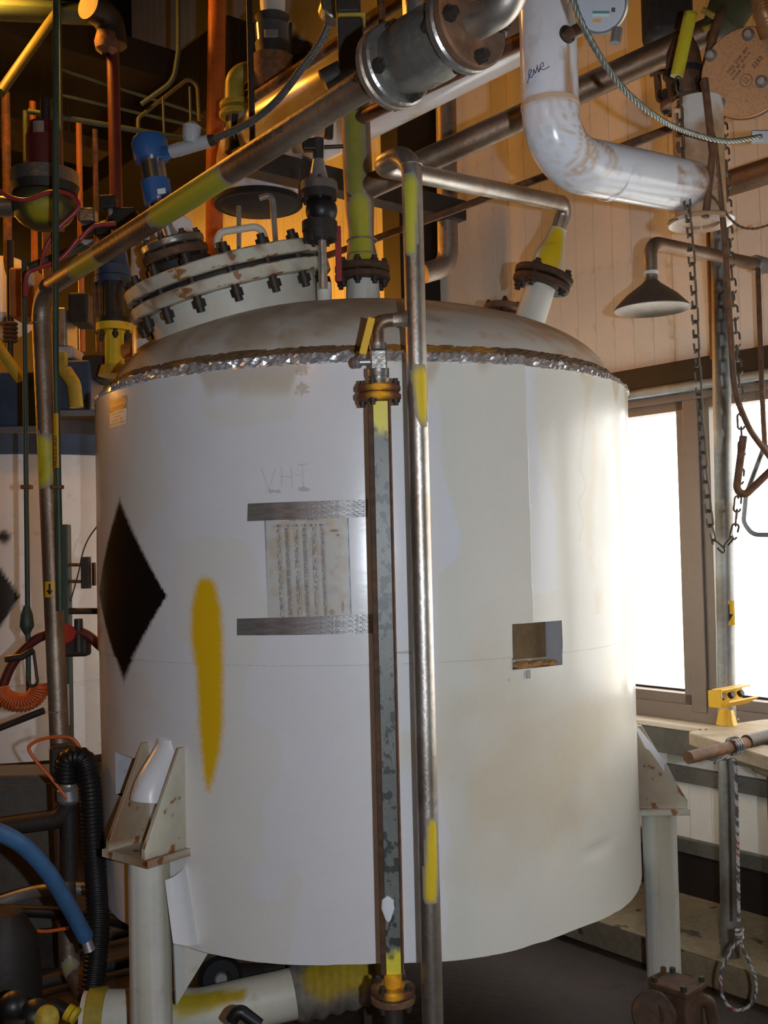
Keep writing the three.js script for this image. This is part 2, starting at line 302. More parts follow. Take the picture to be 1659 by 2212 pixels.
// the window wall: windows between sill and header, ribbed liner panels above and below
const uAt = (px, py, w = WALL) => onWall(px, py, w).dot(U);
const yAt = (px, py, w = WALL) => onWall(px, py, w).y;
const WIN = { y0: 0.845, y1: 2.055, a: uAt(1506, 1200) };
{
  const wr = struct('wall_right'), th = 0.18, D = WALL + 0.007;
  const Y = WIN, wins = [[WIN.a + 0.03, WIN.a + 1.75], [WIN.a - 1.75, WIN.a - 0.03], [WIN.a - 3.6, WIN.a - 1.85]];  // last window is out of view, added for ambient daylight
  part(wr, 'wall_slab', roomBox(D, D + th, Y.y1, TOP, U0, U1), MAT.panel);
  part(wr, 'wall_slab', roomBox(D, D + th, 0, Y.y0, U0, U1), MAT.panel);
  const ends = [U0, wins[2][0], wins[2][1], wins[1][0], wins[1][1], wins[0][0], wins[0][1], U1];
  for (let i = 0; i < 8; i += 2) part(wr, 'wall_slab', roomBox(D, D + th, Y.y0, Y.y1, ends[i], ends[i + 1]), MAT.panel);
  const pitch = 0.0985;
  for (let u = -1.4; u < 7.2; u += pitch) {
    const g = roomBox(WALL, D, 2.2, TOP - 0.05, u + 0.0004, u + pitch - 0.0004, 0.0016); part(wr, 'panel', g, MAT.panel);
    if (u < WIN.a + 2.2) { part(wr, 'panel', roomBox(WALL, D, 0.3, 0.78, u + 0.0004, u + pitch - 0.0004, 0.0016), MAT.panel); }
    else part(wr, 'panel', roomBox(WALL, D, 0.12, 2.2, u + 0.0004, u + pitch - 0.0004, 0.0016), MAT.panel);
  }
  // header, sill and girts
  const e0 = WIN.a - 3.7, e1 = WIN.a + 2.0;
  part(wr, 'header', roomBox(WALL - 0.05, D, 2.115, 2.2, e0, e1, 0.003), MAT.darkframe);
  part(wr, 'header_rail', place(cyl(0.02, 0.02, e1 - e0, 14), room(WALL - 0.05, 2.095, (e0 + e1) / 2), U), MAT.galv);
  part(wr, 'header_strip', roomBox(WALL - 0.03, D, 2.045, 2.075, e0, e1, 0.003), MAT.frame);
  part(wr, 'sill_board', roomBox(WALL - 0.11, D, 0.765, 0.785, e0, e1, 0.004), MAT.sill);
  part(wr, 'girt', roomBox(WALL - 0.1, WALL - 0.04, 0.665, 0.764, e0, e1, 0.003), MAT.girt);
  part(wr, 'girt', roomBox(WALL - 0.03, WALL, 0.545, 0.605, e0, e1, 0.003), MAT.girt);
  part(wr, 'girt', roomBox(WALL - 0.03, WALL, 0.27, 0.325, e0, e1, 0.003), MAT.girt);
  part(wr, 'gap_shade_strip', roomBox(WALL - 0.004, WALL + 0.02, 0.1, 0.27, e0, e1), MAT.darkframe);  // dark strip stands in for shade in the gap above the curb
  wins.forEach(([a, b], i) => {
    const wn = struct('window_' + (i + 1)), f = 0.045, w0 = WALL - 0.005, w1 = D + 0.06;
    part(wn, 'frame', roomBox(w0, w1, Y.y0, Y.y0 + f, a, b, 0.003), MAT.frame);
    part(wn, 'frame', roomBox(w0, w1, Y.y1 - f, Y.y1, a, b, 0.003), MAT.frame);
    part(wn, 'frame', roomBox(w0, w1, Y.y0, Y.y1, a, a + f, 0.003), MAT.frame);
    part(wn, 'frame', roomBox(w0, w1, Y.y0, Y.y1, b - f, b, 0.003), MAT.frame);
    part(wn, 'gasket', roomBox(w1 - 0.012, w1, Y.y0 + f, Y.y0 + f + 0.008, a + f, b - f), MAT.darkframe);
    part(wn, 'pane', roomBox(w1 - 0.008, w1 - 0.004, Y.y0 + f, Y.y1 - f, a + f, b - f), MAT.glass);
  });
  part(wr, 'mullion', roomBox(WALL - 0.02, D + 0.05, Y.y0 - 0.02, Y.y1 + 0.01, WIN.a - 0.035, WIN.a + 0.035, 0.004), MAT.frame);
  part(wr, 'lower_frame', roomBox(WALL - 0.015, D, 0.785, 0.85, e0, e1, 0.003), MAT.frame);
}
{ // added white ground, so the lower panes stay as bright as the sky
  const g = struct('ground_outside'); part(g, 'yard', roomBox(WALL + 0.45, WALL + 30, -0.3, -0.2, -20, 25), mk({ color: [0.85, 0.85, 0.85], roughness: 0.9 }));
}
// ------------------------------------------------------------------ sodium high-bay lamps hung from the ceiling
function highBay(p, power, label) {
  const t = thing('high_bay_lamp', label, 'lamp', 'sodium lamps of the hall');
  part(t, 'housing', lathe([[0.0, 0.34], [0.08, 0.34], [0.09, 0.2], [0.12, 0.16], [0.22, 0.0], [0.215, 0.0], [0.115, 0.155], [0.0, 0.18]], 32).translate(p.x, p.y, p.z), MAT.galv);
  const lens = mk({ color: [0.9, 0.7, 0.4], roughness: 0.4 }); lens.emissive = new THREE.Color(...SODIUM); lens.emissiveIntensity = 4;
  part(t, 'lens', disc(0.205, 0.01, 32, 0.002).translate(p.x, p.y + 0.004, p.z), lens);
  const h = (p.dot(U) > 5.5 ? 4.25 : TOP) - 0.34 - p.y;
  part(t, 'stem', cyl(0.012, 0.012, h, 10).translate(p.x, p.y + 0.34 + h / 2, p.z), MAT.galv);
  const l = new THREE.PointLight(new THREE.Color(...SODIUM), power, 0, 2); l.position.set(p.x, p.y - 0.06, p.z); l.castShadow = true; l.shadow.radius = 5; l.name = 'sodium_light'; scene.add(l);
}
highBay(V(-1.55, 4.0, -4.25), 3.6, 'sodium high-bay lamp over the neighbouring tank');
highBay(V(-2.49, 3.1, -6.2), 19, 'sodium high-bay lamp under the upper deck');
highBay(V(-3.9, 2.8, -5.2), 6.5, 'sodium high-bay lamp beyond the neighbouring tank');
highBay(V(-2.2, 3.4, 3.2), 5, 'sodium high-bay lamp over the aisle');
// ================================================================== the main jacketed tank
const TC = at(795, 1386, 3.48), TAX = TC.x, TAZ = TC.z, TR = 0.845, JT = 1.962, JB = 0.476, SEAM = 1.222;
const tp = (th, r, y) => V(TAX + r * Math.cos(th), y, TAZ + r * Math.sin(th));
function onTank(px, py, r = TR) { const d = rayDir(px, py), ox = EYE.x - TAX, oz = EYE.z - TAZ, a = d.x * d.x + d.z * d.z, b = ox * d.x + oz * d.z, c = ox * ox + oz * oz - r * r, q = b * b - a * c; const t = (-b - Math.sqrt(Math.max(q, 0))) / a; return EYE.clone().addScaledVector(d, t); }
const surf = (px, py, r = TR) => { const p = onTank(px, py, r); return [Math.atan2(p.z - TAZ, p.x - TAX) * TR, p.y]; };   // metres round, height
const J0 = -20 * Math.PI / 180, J1 = 200 * Math.PI / 180;
const ridgeS = [surf(1130, 800), surf(1150, 1370)];
const ridgeAt = (y) => lerp(ridgeS[0][0], ridgeS[1][0], (y - ridgeS[0][1]) / (ridgeS[1][1] - ridgeS[0][1]));
function dent(S, y) {
  let r = 0;
  if (y > SEAM - 0.02) { const d = S - ridgeAt(y), k = sstep(1.23, 1.32, y); if (d > 0) r += 0.006 * k * Math.exp(-d / 0.045); else r += -0.003 * k * Math.exp(d / 0.05); }
  r += 0.0016 * Math.sin(S * 5.1 + y * 1.7) * Math.sin(y * 4.3 + S * 0.8) + 0.0012 * (fbm(S * 5, y * 5, 2, 0, 9) - 0.5);
  const [a, b] = surf(1215, 1790); const q = Math.hypot((S - a) * 2.2 + (y - b) * 0.9, (y - b)); r -= 0.011 * Math.exp(-q * q / 0.006);
  const [e, f] = surf(1290, 1835); r -= 0.007 * Math.exp(-((S - e) ** 2) / 0.004 - ((y - f) ** 2) / 0.0002);
  return r;
}
// ---- the paint on the jacket: spray strokes, the black diamond, old stains, scratched letters
const Ttank = (() => {
  const dT = surf(262, 1080), dR = surf(362, 1288), dB = surf(268, 1470), cS = (dT[0] + dB[0]) / 2 , cy = dR[1], hs = cS - dR[0];
  const yel = [[446, 1278, 30], [446, 1320, 41], [448, 1380, 44], [452, 1440, 38], [454, 1500, 34], [456, 1560, 33], [455, 1620, 26], [452, 1680, 13], [450, 1702, 6]].map(([x, y, w]) => [...surf(x, y), w * 2.68 / FOCAL]);
  const stroke = (l) => l.map(([a, b, c, d]) => [...surf(a, b), ...surf(c, d)]);
  const letters = stroke([[566, 1012, 582, 1060], [582, 1060, 596, 1014], [609, 1010, 610, 1052], [630, 1010, 632, 1052], [610, 1030, 631, 1031], [640, 1027, 650, 1027], [654, 1004, 656, 1052], [645, 1005, 664, 1003]]);
  const blobs = [[590, 1062, 15, 4], [658, 1057, 11, 5], [652, 800, 13, 11], [654, 842, 12, 12], [1100, 1470, 3, 3], [870, 1410, 40, 2.5]].map(([x, y, a, b]) => [...surf(x, y), a * 2.66 / FOCAL, b * 2.66 / FOCAL]);
  const edge = (list) => { const k = list.map(([x, y]) => surf(x, y)); return (y) => { if (y >= k[0][1]) return k[0][0]; for (let i = 1; i < k.length; i++) if (y >= k[i][1]) return lerp(k[i][0], k[i - 1][0], (y - k[i][1]) / (k[i - 1][1] - k[i][1])); return k[k.length - 1][0]; }; };
  const e1 = edge([[945, 790], [948, 900], [952, 1000], [972, 1080], [996, 1150], [994, 1200], [965, 1225], [945, 1240], [946, 1400], [948, 1600], [955, 1740], [985, 1840], [975, 1920], [962, 2010], [955, 2060]]);
  const l2 = edge([[1126, 795], [1138, 1000], [1147, 1150], [1150, 1290]]), r2 = edge([[1158, 795], [1162, 980], [1196, 1060], [1204, 1200], [1206, 1275], [1152, 1290]]);
  const bot2 = surf(1180, 1282)[1];
  const drip = edge([[1275, 820], [1272, 900], [1280, 1000], [1268, 1100], [1284, 1250]]), wav = edge([[1262, 900], [1255, 960], [1248, 1010], [1262, 1050], [1246, 1085], [1258, 1130], [1250, 1165]]);
  const [gs, gy] = surf(1215, 1610), topR = surf(1330, 835)[0];
  return tex(2048, 1024, (u, v) => {
    const S = lerp(J0, J1, u) * TR, y = lerp(JB, JT, v);
    const n1 = fbm(S * 9, y * 9, 4, 0, 201), n2 = fbm(S * 3, y * 3, 3, 0, 205), n3 = vn(S * 160, y * 160, 0, 207);
    let g = 0.78 + 0.05 * (n1 - 0.5) + 0.02 * (n3 - 0.5), c = [g * 0.985, g * 0.985, g * 1.01];
    const warp = 0.03 * (n1 - 0.5) + 0.05 * (n2 - 0.5);
    // cream tone with a ragged outline, one strip left out of it
    let cream = sstep(-0.004, 0.006, e1(y) + warp * 0.6 - S);
    if (y > bot2 && S < l2(y) - 0.002 && S > r2(y) + warp * 0.2) cream *= 1 - sstep(0, 0.006, S - r2(y) - warp * 0.2) * 0.9;
    c = mix3(c, [g * 0.985, g * 0.95, g * 0.84], cream * 0.85);
    c = mix3(c, [g * 0.97, g * 0.94, g * 0.84], 0.6 * sstep(0.56, 0.6, n2 + 0.1 * (n1 - 0.5)) * (1 - cream));
    // tan-brown patches low on the sheet
    const q = Math.hypot((S - gs) / 0.42, (y - gy) / 0.30); if (q < 1.4) c = mix3(c, [g * 0.86, g * 0.74, g * 0.54], 0.75 * sstep(0.12, 0.62, n2 * 0.8 + n1 * 0.45 - q * 0.45));
    const dd = Math.abs(S - drip(y) - warp * 0.4); if (y > 1.3 && dd < 0.05) c = mix3(c, [g * 0.92, g * 0.72, g * 0.46], 0.5 * (1 - sstep(0.004, 0.045, dd)) * sstep(0.35, 0.6, n1));
    const wd = S - wav(y) - warp * 0.25; if (y > surf(1250, 1170)[1] && y < surf(1260, 895)[1] && Math.abs(wd) < 0.006) c = mix3(c, [g * 0.82, g * 0.74, g * 0.6], 0.35);
    // rusty run-off below the upper edge
    const top = JT - y; if (top < 0.09) c = mix3(c, [g * 0.66, g * 0.5, g * 0.3], 0.55 * sstep(0.5, 0.75, vn(S * 14, 1, 0, 211) + 0.25 * (n1 - 0.5) - top * 5));
    for (const [a, b, p, r] of blobs) { const z = Math.hypot((S - a) / p, (y - b) / r); if (z < 1.6) c = mix3(c, [0.4, 0.33, 0.2], 0.55 * (1 - sstep(0.6, 1.4, z + 1.2 * (n3 - 0.5)))); }
    for (const [a, b, p, r] of letters) { const t = clamp(((S - a) * (p - a) + (y - b) * (r - b)) / ((p - a) ** 2 + (r - b) ** 2)), d = Math.hypot(S - lerp(a, p, t), y - lerp(b, r, t)); if (d < 0.004) c = mix3(c, [0.42, 0.36, 0.24], 0.5 * (1 - sstep(0.0006, 0.0022, d)) * (0.3 + 0.7 * n3)); }
    { const sd = Math.abs(y - SEAM + 0.014); if (sd < 0.004) c = mix3(c, [0.4, 0.36, 0.3], 0.4 * (1 - sstep(0.0004, 0.0022, sd)) * sstep(0.3, 0.6, n1 * 0.6 + n3 * 0.5)); }
    // yellow spray stroke
    if (y < yel[0][1] + 0.1) {
      let d = 1; for (let i = 0; i < yel.length - 1; i++) { const [a, b, w] = yel[i], [p, r, x] = yel[i + 1]; const t = clamp(((S - a) * (p - a) + (y - b) * (r - b)) / ((p - a) ** 2 + (r - b) ** 2)); d = Math.min(d, Math.hypot(S - lerp(a, p, t), y - lerp(b, r, t)) - lerp(w, x, t)); }
      d += 0.006 * (n3 - 0.5); c = mix3(c, [0.8, 0.48, 0.012], 1 - sstep(-0.014, 0.014, d));
    }
    // black diamond sprayed through a stencil
    { const up = y > cy, b = up ? dT[1] - cy : cy - dB[1], m = Math.abs(S - cS) / hs + Math.abs(y - cy) / b; if (m < 1.4) { const soft = up ? 0.035 + 0.05 * (y - cy) / b : 0.03 + 0.06 * (cy - y) / b; c = mix3(c, [0.012, 0.009, 0.008], 1 - sstep(1 - soft, 1 + soft, m + 0.03 * (n3 - 0.5))); } }
    return c;
  });
})();
const jacketMat = mk({ roughness: 0.22, map: Ttank, bumpMap: T.bump, bumpScale: 0.0002 });
const tank = thing('jacketed_tank', 'large white jacketed process tank on round legs with black diamond and yellow spray mark', 'tank');
// rectangular cut-outs in the sheet: the name plate pocket and the gap beside a bracket
const hA = surf(1104, 1348), hB = surf(1214, 1436), hC = surf(250, 1624), hD = surf(300, 1735);
const holes = [[hB[0], hA[0], hB[1] , hA[1]], [hD[0], hC[0], hD[1], hC[1]]];
function sheet(y0, y1, R, a0, a1, withHoles) {
  let ths = [], ys = [];
  for (let i = 0; i <= 260; i++) ths.push(lerp(a0, a1, i / 260)); for (let i = 0; i <= 54; i++) ys.push(lerp(y0, y1, i / 54));
  if (withHoles) { for (let k = -6; k <= 6; k++) ths.push(ridgeAt(1.6) / TR + k * 0.0022); for (const h of holes) { ths.push(h[0] / TR, h[1] / TR); for (const q of [h[2], h[3]]) if (q > y0 && q < y1) ys.push(q); } }
  ths.sort((a, b) => a - b); ys.sort((a, b) => a - b);
  const pos = [], uv = [], idx = [], nx = ths.length;
  for (const y of ys) for (const t of ths) { const yy = y === y0 && y0 < 0.6 ? y + 0.004 * Math.sin(t * 9) + 0.003 * fbm(t * 20, 1, 2, 0, 3) : y; const p = tp(t, R + (withHoles ? dent(t * TR, y) : 0), yy); pos.push(p.x, p.y, p.z); uv.push((t - J0) / (J1 - J0), (y - JB) / (JT - JB)); }
  for (let j = 0; j < ys.length - 1; j++) for (let i = 0; i < nx - 1; i++) {
    const mt = (ths[i] + ths[i + 1]) / 2 * TR, my = (ys[j] + ys[j + 1]) / 2;
    if (withHoles && holes.some((h) => mt > h[0] && mt < h[1] && my > h[2] && my < h[3])) continue;
    const a = j * nx + i; idx.push(a, a + nx, a + 1, a + 1, a + nx, a + nx + 1);
  }
  const g = new THREE.BufferGeometry(); g.setAttribute('position', new THREE.Float32BufferAttribute(pos, 3)); g.setAttribute('uv', new THREE.Float32BufferAttribute(uv, 2)); g.setIndex(idx); g.computeVertexNormals(); return g;
}
part(tank, 'jacket_sheet', sheet(SEAM - 0.014, JT, TR + 0.0035, J0, J1, true), jacketMat);
part(tank, 'jacket_sheet', sheet(JB, SEAM, TR, J0, J1, true), jacketMat);
part(tank, 'jacket_sheet', sheet(JB, JT, TR, J1 - 0.02, J0 + 2 * Math.PI + 0.02, false), MAT.cream);
const hub = V(TAX, 0, TAZ);
{ // vessel inside, its lower head, the pocket behind the cut-outs
  const lt = (pts, seg = 64) => lathe(pts, seg).translate(TAX, 0, TAZ);
  part(tank, 'vessel', lt([[0.786, 0.62], [0.79, 1.97]]), MAT.dome);
  part(tank, 'lower_head', lt([[0, 0.36], [0.3, 0.385], [0.55, 0.45], [0.72, 0.53], [0.786, 0.62]]), MAT.dome);
  part(tank, 'jacket_floor', lt([[0.74, 0.5], [0.84, 0.485]]), MAT.darkwall);
  const [s0, s1, y0, y1] = holes[0], wall = (a, b) => { const g = new THREE.BufferGeometry(); g.setAttribute('position', new THREE.Float32BufferAttribute([...a, ...b].flatMap((p) => [p.x, p.y, p.z]), 3)); g.setIndex([0, 1, 2, 1, 3, 2]); g.computeVertexNormals(); return boxUV(g); };
  const P = (s, y, r) => tp(s / TR, r, y), o = TR + 0.002, i = 0.775;
  const pk = part(tank, 'name_plate_pocket', mergeGeometries([wall([P(s0, y0, o), P(s0, y1, o)], [P(s0, y0, i), P(s0, y1, i)]), wall([P(s1, y0, o), P(s1, y1, o)], [P(s1, y0, i), P(s1, y1, i)]), wall([P(s0, y1, o), P(s1, y1, o)], [P(s0, y1, i), P(s1, y1, i)]), wall([P(s0, y0, o), P(s1, y0, o)], [P(s0, y0, i), P(s1, y0, i)])]), MAT.plasticgrey, 'grey metal lining of a rectangular pocket in the sheet');
  const plate = place(box(s1 - s0 - 0.02, y1 - y0 - 0.02, 0.006, 0.001), V(0, 0, 0)); plate.rotateY(Math.PI / 2 - (s0 + s1) / 2 / TR); const c = P((s0 + s1) / 2, (y0 + y1) / 2 + 0.008, 0.788); plate.translate(c.x, c.y, c.z);
  part(pk, 'name_plate', tint(plate, () => [1.3, 1.3, 1.2]), MAT.mastic, 'brown dirty name plate at the back of the pocket');
  const crumb = []; for (let k = 0; k < 26; k++) { const g = new THREE.IcosahedronGeometry(rr(0.007, 0.016), 0); g.scale(1.4, rr(0.5, 0.9), 1.2); const p = P(lerp(s0 + 0.012, s1 - 0.012, k / 25), y0 + rr(0.002, 0.011), rr(0.80, 0.838)); g.translate(p.x, p.y, p.z); crumb.push(boxUV(g)); }
  part(pk, 'torn_insulation', tint(mergeGeometries(crumb), (p) => mix3([2.2, 1.6, 0.8], [3.4, 3.0, 2.3], p3(p, 90))), MAT.mastic, 'crumbling brown insulation on the lower edge');
  const tab = box(0.012, 0.022, 0.002); tab.rotateY(Math.PI / 2 - (s0 + s1) / 2 / TR); const tc = P(lerp(s0, s1, 0.72), y0 - 0.014, TR + 0.004); tab.translate(tc.x, tc.y, tc.z); part(pk, 'bent_tab', tab, MAT.galv);
  const [a0, a1, b0, b1] = holes[1]; const g2 = [wall([P(a0, b0, o), P(a0, b1, o)], [P(a0, b0, i), P(a0, b1, i)]), wall([P(a1, b0, o), P(a1, b1, o)], [P(a1, b0, i), P(a1, b1, i)]), wall([P(a0, b1, o), P(a1, b1, o)], [P(a0, b1, i), P(a1, b1, i)])];
  part(tank, 'bracket_gap_lining', mergeGeometries(g2), MAT.plasticgrey, 'grey lining of the gap cut beside a leg bracket');
}
{ // top head, foil closing strip, sealing mastic
  const prof = []; for (let k = 0; k <= 26; k++) { const t = k / 26 * Math.PI / 2; prof.push([0.803 * Math.pow(Math.cos(t), 0.86), 1.978 + 0.272 * Math.pow(Math.sin(t), 1.0)]); }
  const dg = lathe([[0.803, 1.95], ...prof], 120).translate(TAX, 0, TAZ);
  const rustTop = surf(1300, 800)[0] / TR;
  tint(dg, (p) => { const th = Math.atan2(p.z - TAZ, p.x - TAX), n = p3(p, 14, 3), m = p3(p, 45, 9); let c = mix3([1, 1, 1], [0.8, 0.72, 0.62], sstep(0.45, 0.65, n)); c = mix3(c, [0.9, 0.5, 0.22], 0.75 * sstep(0.5, 0.72, m + 0.3 * (1 - Math.abs(th - rustTop) * 3)) * (p.y < 2.12 ? 1 : 0.2)); return c; });
  part(tank, 'top_head', toCreasedNormals(dg, 1.2), MAT.dome);
  const strip = (r0, y0, r1, y1, amp, seg, seed, a0, a1, mat, name, cfn) => {
    const pos = [], idx = [], m = 9; for (let i = 0; i <= seg; i++) { const th = lerp(a0, a1, i / seg); for (let j = 0; j < m; j++) { const t = j / (m - 1), d = amp * (h2(i, j, seed) - 0.5) * (j && j < m - 1 ? 1 : 0.5), e = amp * 0.9 * (fbm(i * 0.09, j * 0.4, 2, 0, seed) - 0.5); const p = tp(th, lerp(r0, r1, t) + d * 0.8 + 0.004 * Math.sin(t * 3.14), lerp(y0, y1, t) + d * 0.7 + (j ? e * 1.6 : 0)); pos.push(p.x, p.y, p.z); } }
    for (let i = 0; i < seg; i++) for (let j = 0; j < m - 1; j++) { const a = i * m + j; idx.push(a, a + 1, a + m, a + 1, a + m + 1, a + m); }
    let g = new THREE.BufferGeometry(); g.setAttribute('position', new THREE.Float32BufferAttribute(pos, 3)); g.setIndex(idx); g.computeVertexNormals(); g = boxUV(g); g.computeVertexNormals(); if (cfn) tint(g, cfn); part(tank, name, g, mat);
  };
  strip(0.853, 1.958, 0.806, 1.996, 0.011, 620, 17, J0, J0 + 2 * Math.PI, MAT.foil, 'foil_strip');
  strip(0.812, 1.99, 0.797, 2.014, 0.006, 420, 29, J0, J0 + 2 * Math.PI, MAT.mastic, 'mastic_bead', (p) => mix3([0.8, 0.7, 0.6], [2.2, 1.5, 0.3], sstep(0.55, 0.7, p3(p, 9, 4))));
}
// ---- manway on the top head: neck, two flanges, stud bolts, lifting handle
const mA = V(-0.25, 0.955, 0.14).normalize(), mC = at(500, 632, 3.2);
const rustEdge = (p, i, sd = 2) => { const n = p3(p, 26, sd), m = p3(p, 90, 5); return mix3([1, 1, 0.97], [0.42, 0.2, 0.09], 0.85 * sstep(0.58, 0.7, n * 0.7 + m * 0.35)); };
{
  part(tank, 'manway_neck', tint(place(lathe([[0.262, -0.24], [0.262, -0.012]], 60), mC, mA), (p) => mix3([1, 1, 1], [0.9, 0.87, 0.8], p3(p, 20))), MAT.cream);
  part(tank, 'neck_ring', place(lathe([[0.262, -0.105], [0.30, -0.128], [0.305, -0.15], [0.27, -0.2]], 60), mC, mA), MAT.cream);
  part(tank, 'manway_flange', tint(place(ring(0.25, 0.308, 0.036, 72), mC, mA), rustEdge), MAT.chip);
  part(tank, 'gasket', place(disc(0.285, 0.016, 60), mC.clone().addScaledVector(mA, 0.026), mA), MAT.black);
  const cv = part(tank, 'manway_cover', tint(place(disc(0.31, 0.038, 72), mC.clone().addScaledVector(mA, 0.053), mA), (p) => rustEdge(p, 0, 41)), MAT.chip);
  bolts(tank, mC.clone().addScaledVector(mA, 0.02), mA, 0.284, 16, boltGeo(0.165, 0.019), MAT.bolt, 0.25);
  const hp = [at(478, 572, 3.12), at(466, 503, 3.12), at(563, 488, 3.12), at(588, 566, 3.12)];
  part(cv, 'lifting_handle', sweep(fillet(hp, 0.03), 0.011, { seg: 12 }), MAT.cream);
}
// ---- nozzles
const nzA = V(0.0, 1, 0), nzC = at(783, 592, 3.22);                       // the riser nozzle at the crown
const nzR = at(1172, 605, 3.35), nzRA = at(1205, 500, 3.35).sub(at(1145, 690, 3.35)).normalize();
{
  part(tank, 'nozzle', tint(place(cyl(0.055, 0.05, 0.14, 24), nzC.clone().add(V(0, -0.085, 0)), nzA), (p) => mix3([1, 1, 1], [0.6, 0.55, 0.5], sstep(0.4, 0.7, p3(p, 40)))), MAT.cream);
  fl(tank, 'nozzle_flange', nzC.clone().add(V(0, -0.012, 0)), nzA, 0.084, 0.022, MAT.rustdark);
  part(tank, 'nozzle', tint(place(cyl(0.05, 0.048, 0.2, 24), nzR.clone().addScaledVector(nzRA, -0.115), nzRA), sprayed([1, 1, 1], [{ a: at(1182, 640, 3.30), b: at(1160, 690, 3.30), w: 0.02 }])), MAT.cream);
  fl(tank, 'nozzle_flange', nzR.clone().addScaledVector(nzRA, -0.013), nzRA, 0.092, 0.02, MAT.rustdark);
  const sm = at(1086, 668, 3.75); part(tank, 'nozzle', place(cyl(0.05, 0.05, 0.12, 24), sm.clone().add(V(0, -0.08, 0))), MAT.rust); fl(tank, 'blank_cover', sm, V(0.1, 1, -0.1), 0.07, 0.022, MAT.rust);
  bolts(tank, sm, V(0.1, 1, -0.1), 0.052, 4, boltGeo(0.06, 0.011), MAT.bolt);
  const cp = at(701, 640, 3.0); part(tank, 'coupling', place(cyl(0.021, 0.021, 0.075, 20), cp), MAT.cream);
}
// ---- three brackets, legs and their plates
const LEGZ = { L: at(322, 1880, 2.78), R: at(1428, 1900, 3.42) };
function legAt(x, z, topY, key) {
  const th = Math.atan2(z - TAZ, x - TAX), R = Math.hypot(x - TAX, z - TAZ), out = V(Math.cos(th), 0, Math.sin(th)), side = V(-Math.sin(th), 0, Math.cos(th)), c = V(x, 0, z);
  const lg = part(tank, 'leg', tint(place(lathe([[0.0535, 0], [0.0535, topY]], 32), c), (p) => mix3([1, 1, 1], [0.75, 0.7, 0.55], sstep(0.55, 0.7, p3(p, 22)))), MAT.cream);
  part(lg, 'foot_plate', place(box(0.16, 0.014, 0.16, 0.002), c.clone().setY(0.007)), MAT.chip);
  const hw = 0.078, t = 0.012, oR = R + 0.078, iR = 0.785, bh = 0.255;
  const rustB = (p) => mix3([1, 1, 0.95], [0.42, 0.2, 0.08], 0.9 * sstep(0.5, 0.66, p3(p, 34, 2) + 0.22 * (1 - sstep(topY + 0.0, topY + 0.07, p.y))));
  const bp = box(oR - iR, 0.02, hw * 2 + 0.03, 0.002); bp.rotateY(-th); bp.translate(TAX + out.x * (oR + iR) / 2, topY + 0.01, TAZ + out.z * (oR + iR) / 2);
  part(tank, 'base_plate', tint(bp, rustB), MAT.chip);
  for (const s of [-1, 1]) {
    const sh = new THREE.Shape(); sh.moveTo(iR, 0); sh.lineTo(oR - 0.005, 0); sh.lineTo(oR - 0.005, 0.022); sh.lineTo(TR + 0.012, bh); sh.lineTo(iR, bh);
    let g = new THREE.ExtrudeGeometry(sh, { depth: t, bevelEnabled: true, bevelSize: 0.0015, bevelThickness: 0.0015, bevelSegments: 1 }); g.translate(0, 0, -t / 2); g = boxUV(g); g.translate(0, 0, s * (hw - t / 2)); g.rotateY(-th); g.translate(TAX, topY + 0.02, TAZ);
    part(tank, 'gusset', tint(g, rustB), MAT.chip);
  }
  // rounded saddle of sheet closing the jacket between the gussets
  const sp = []; for (let k = 0; k <= 10; k++) { const f = k / 10; sp.push(V(TAX, 0, TAZ).addScaledVector(out, lerp(TR - 0.03, R - 0.005, sstep(0, 1, f))).setY(topY + 0.02 + lerp(bh + 0.01, 0.12, f))); }
  if (key !== 'R') part(tank, 'jacket_saddle', sweep(sp, (s, f) => lerp(0.042, 0.05, f), { seg: 20 }), MAT.white);
}
legAt(LEGZ.L.x, LEGZ.L.z, 0.715, 'L'); legAt(LEGZ.R.x, LEGZ.R.z, 0.645, 'R');
{ const m = 0.93, th = 248 * Math.PI / 180; legAt(TAX + m * Math.cos(th), TAZ + m * Math.sin(th), 0.68, 'B'); }
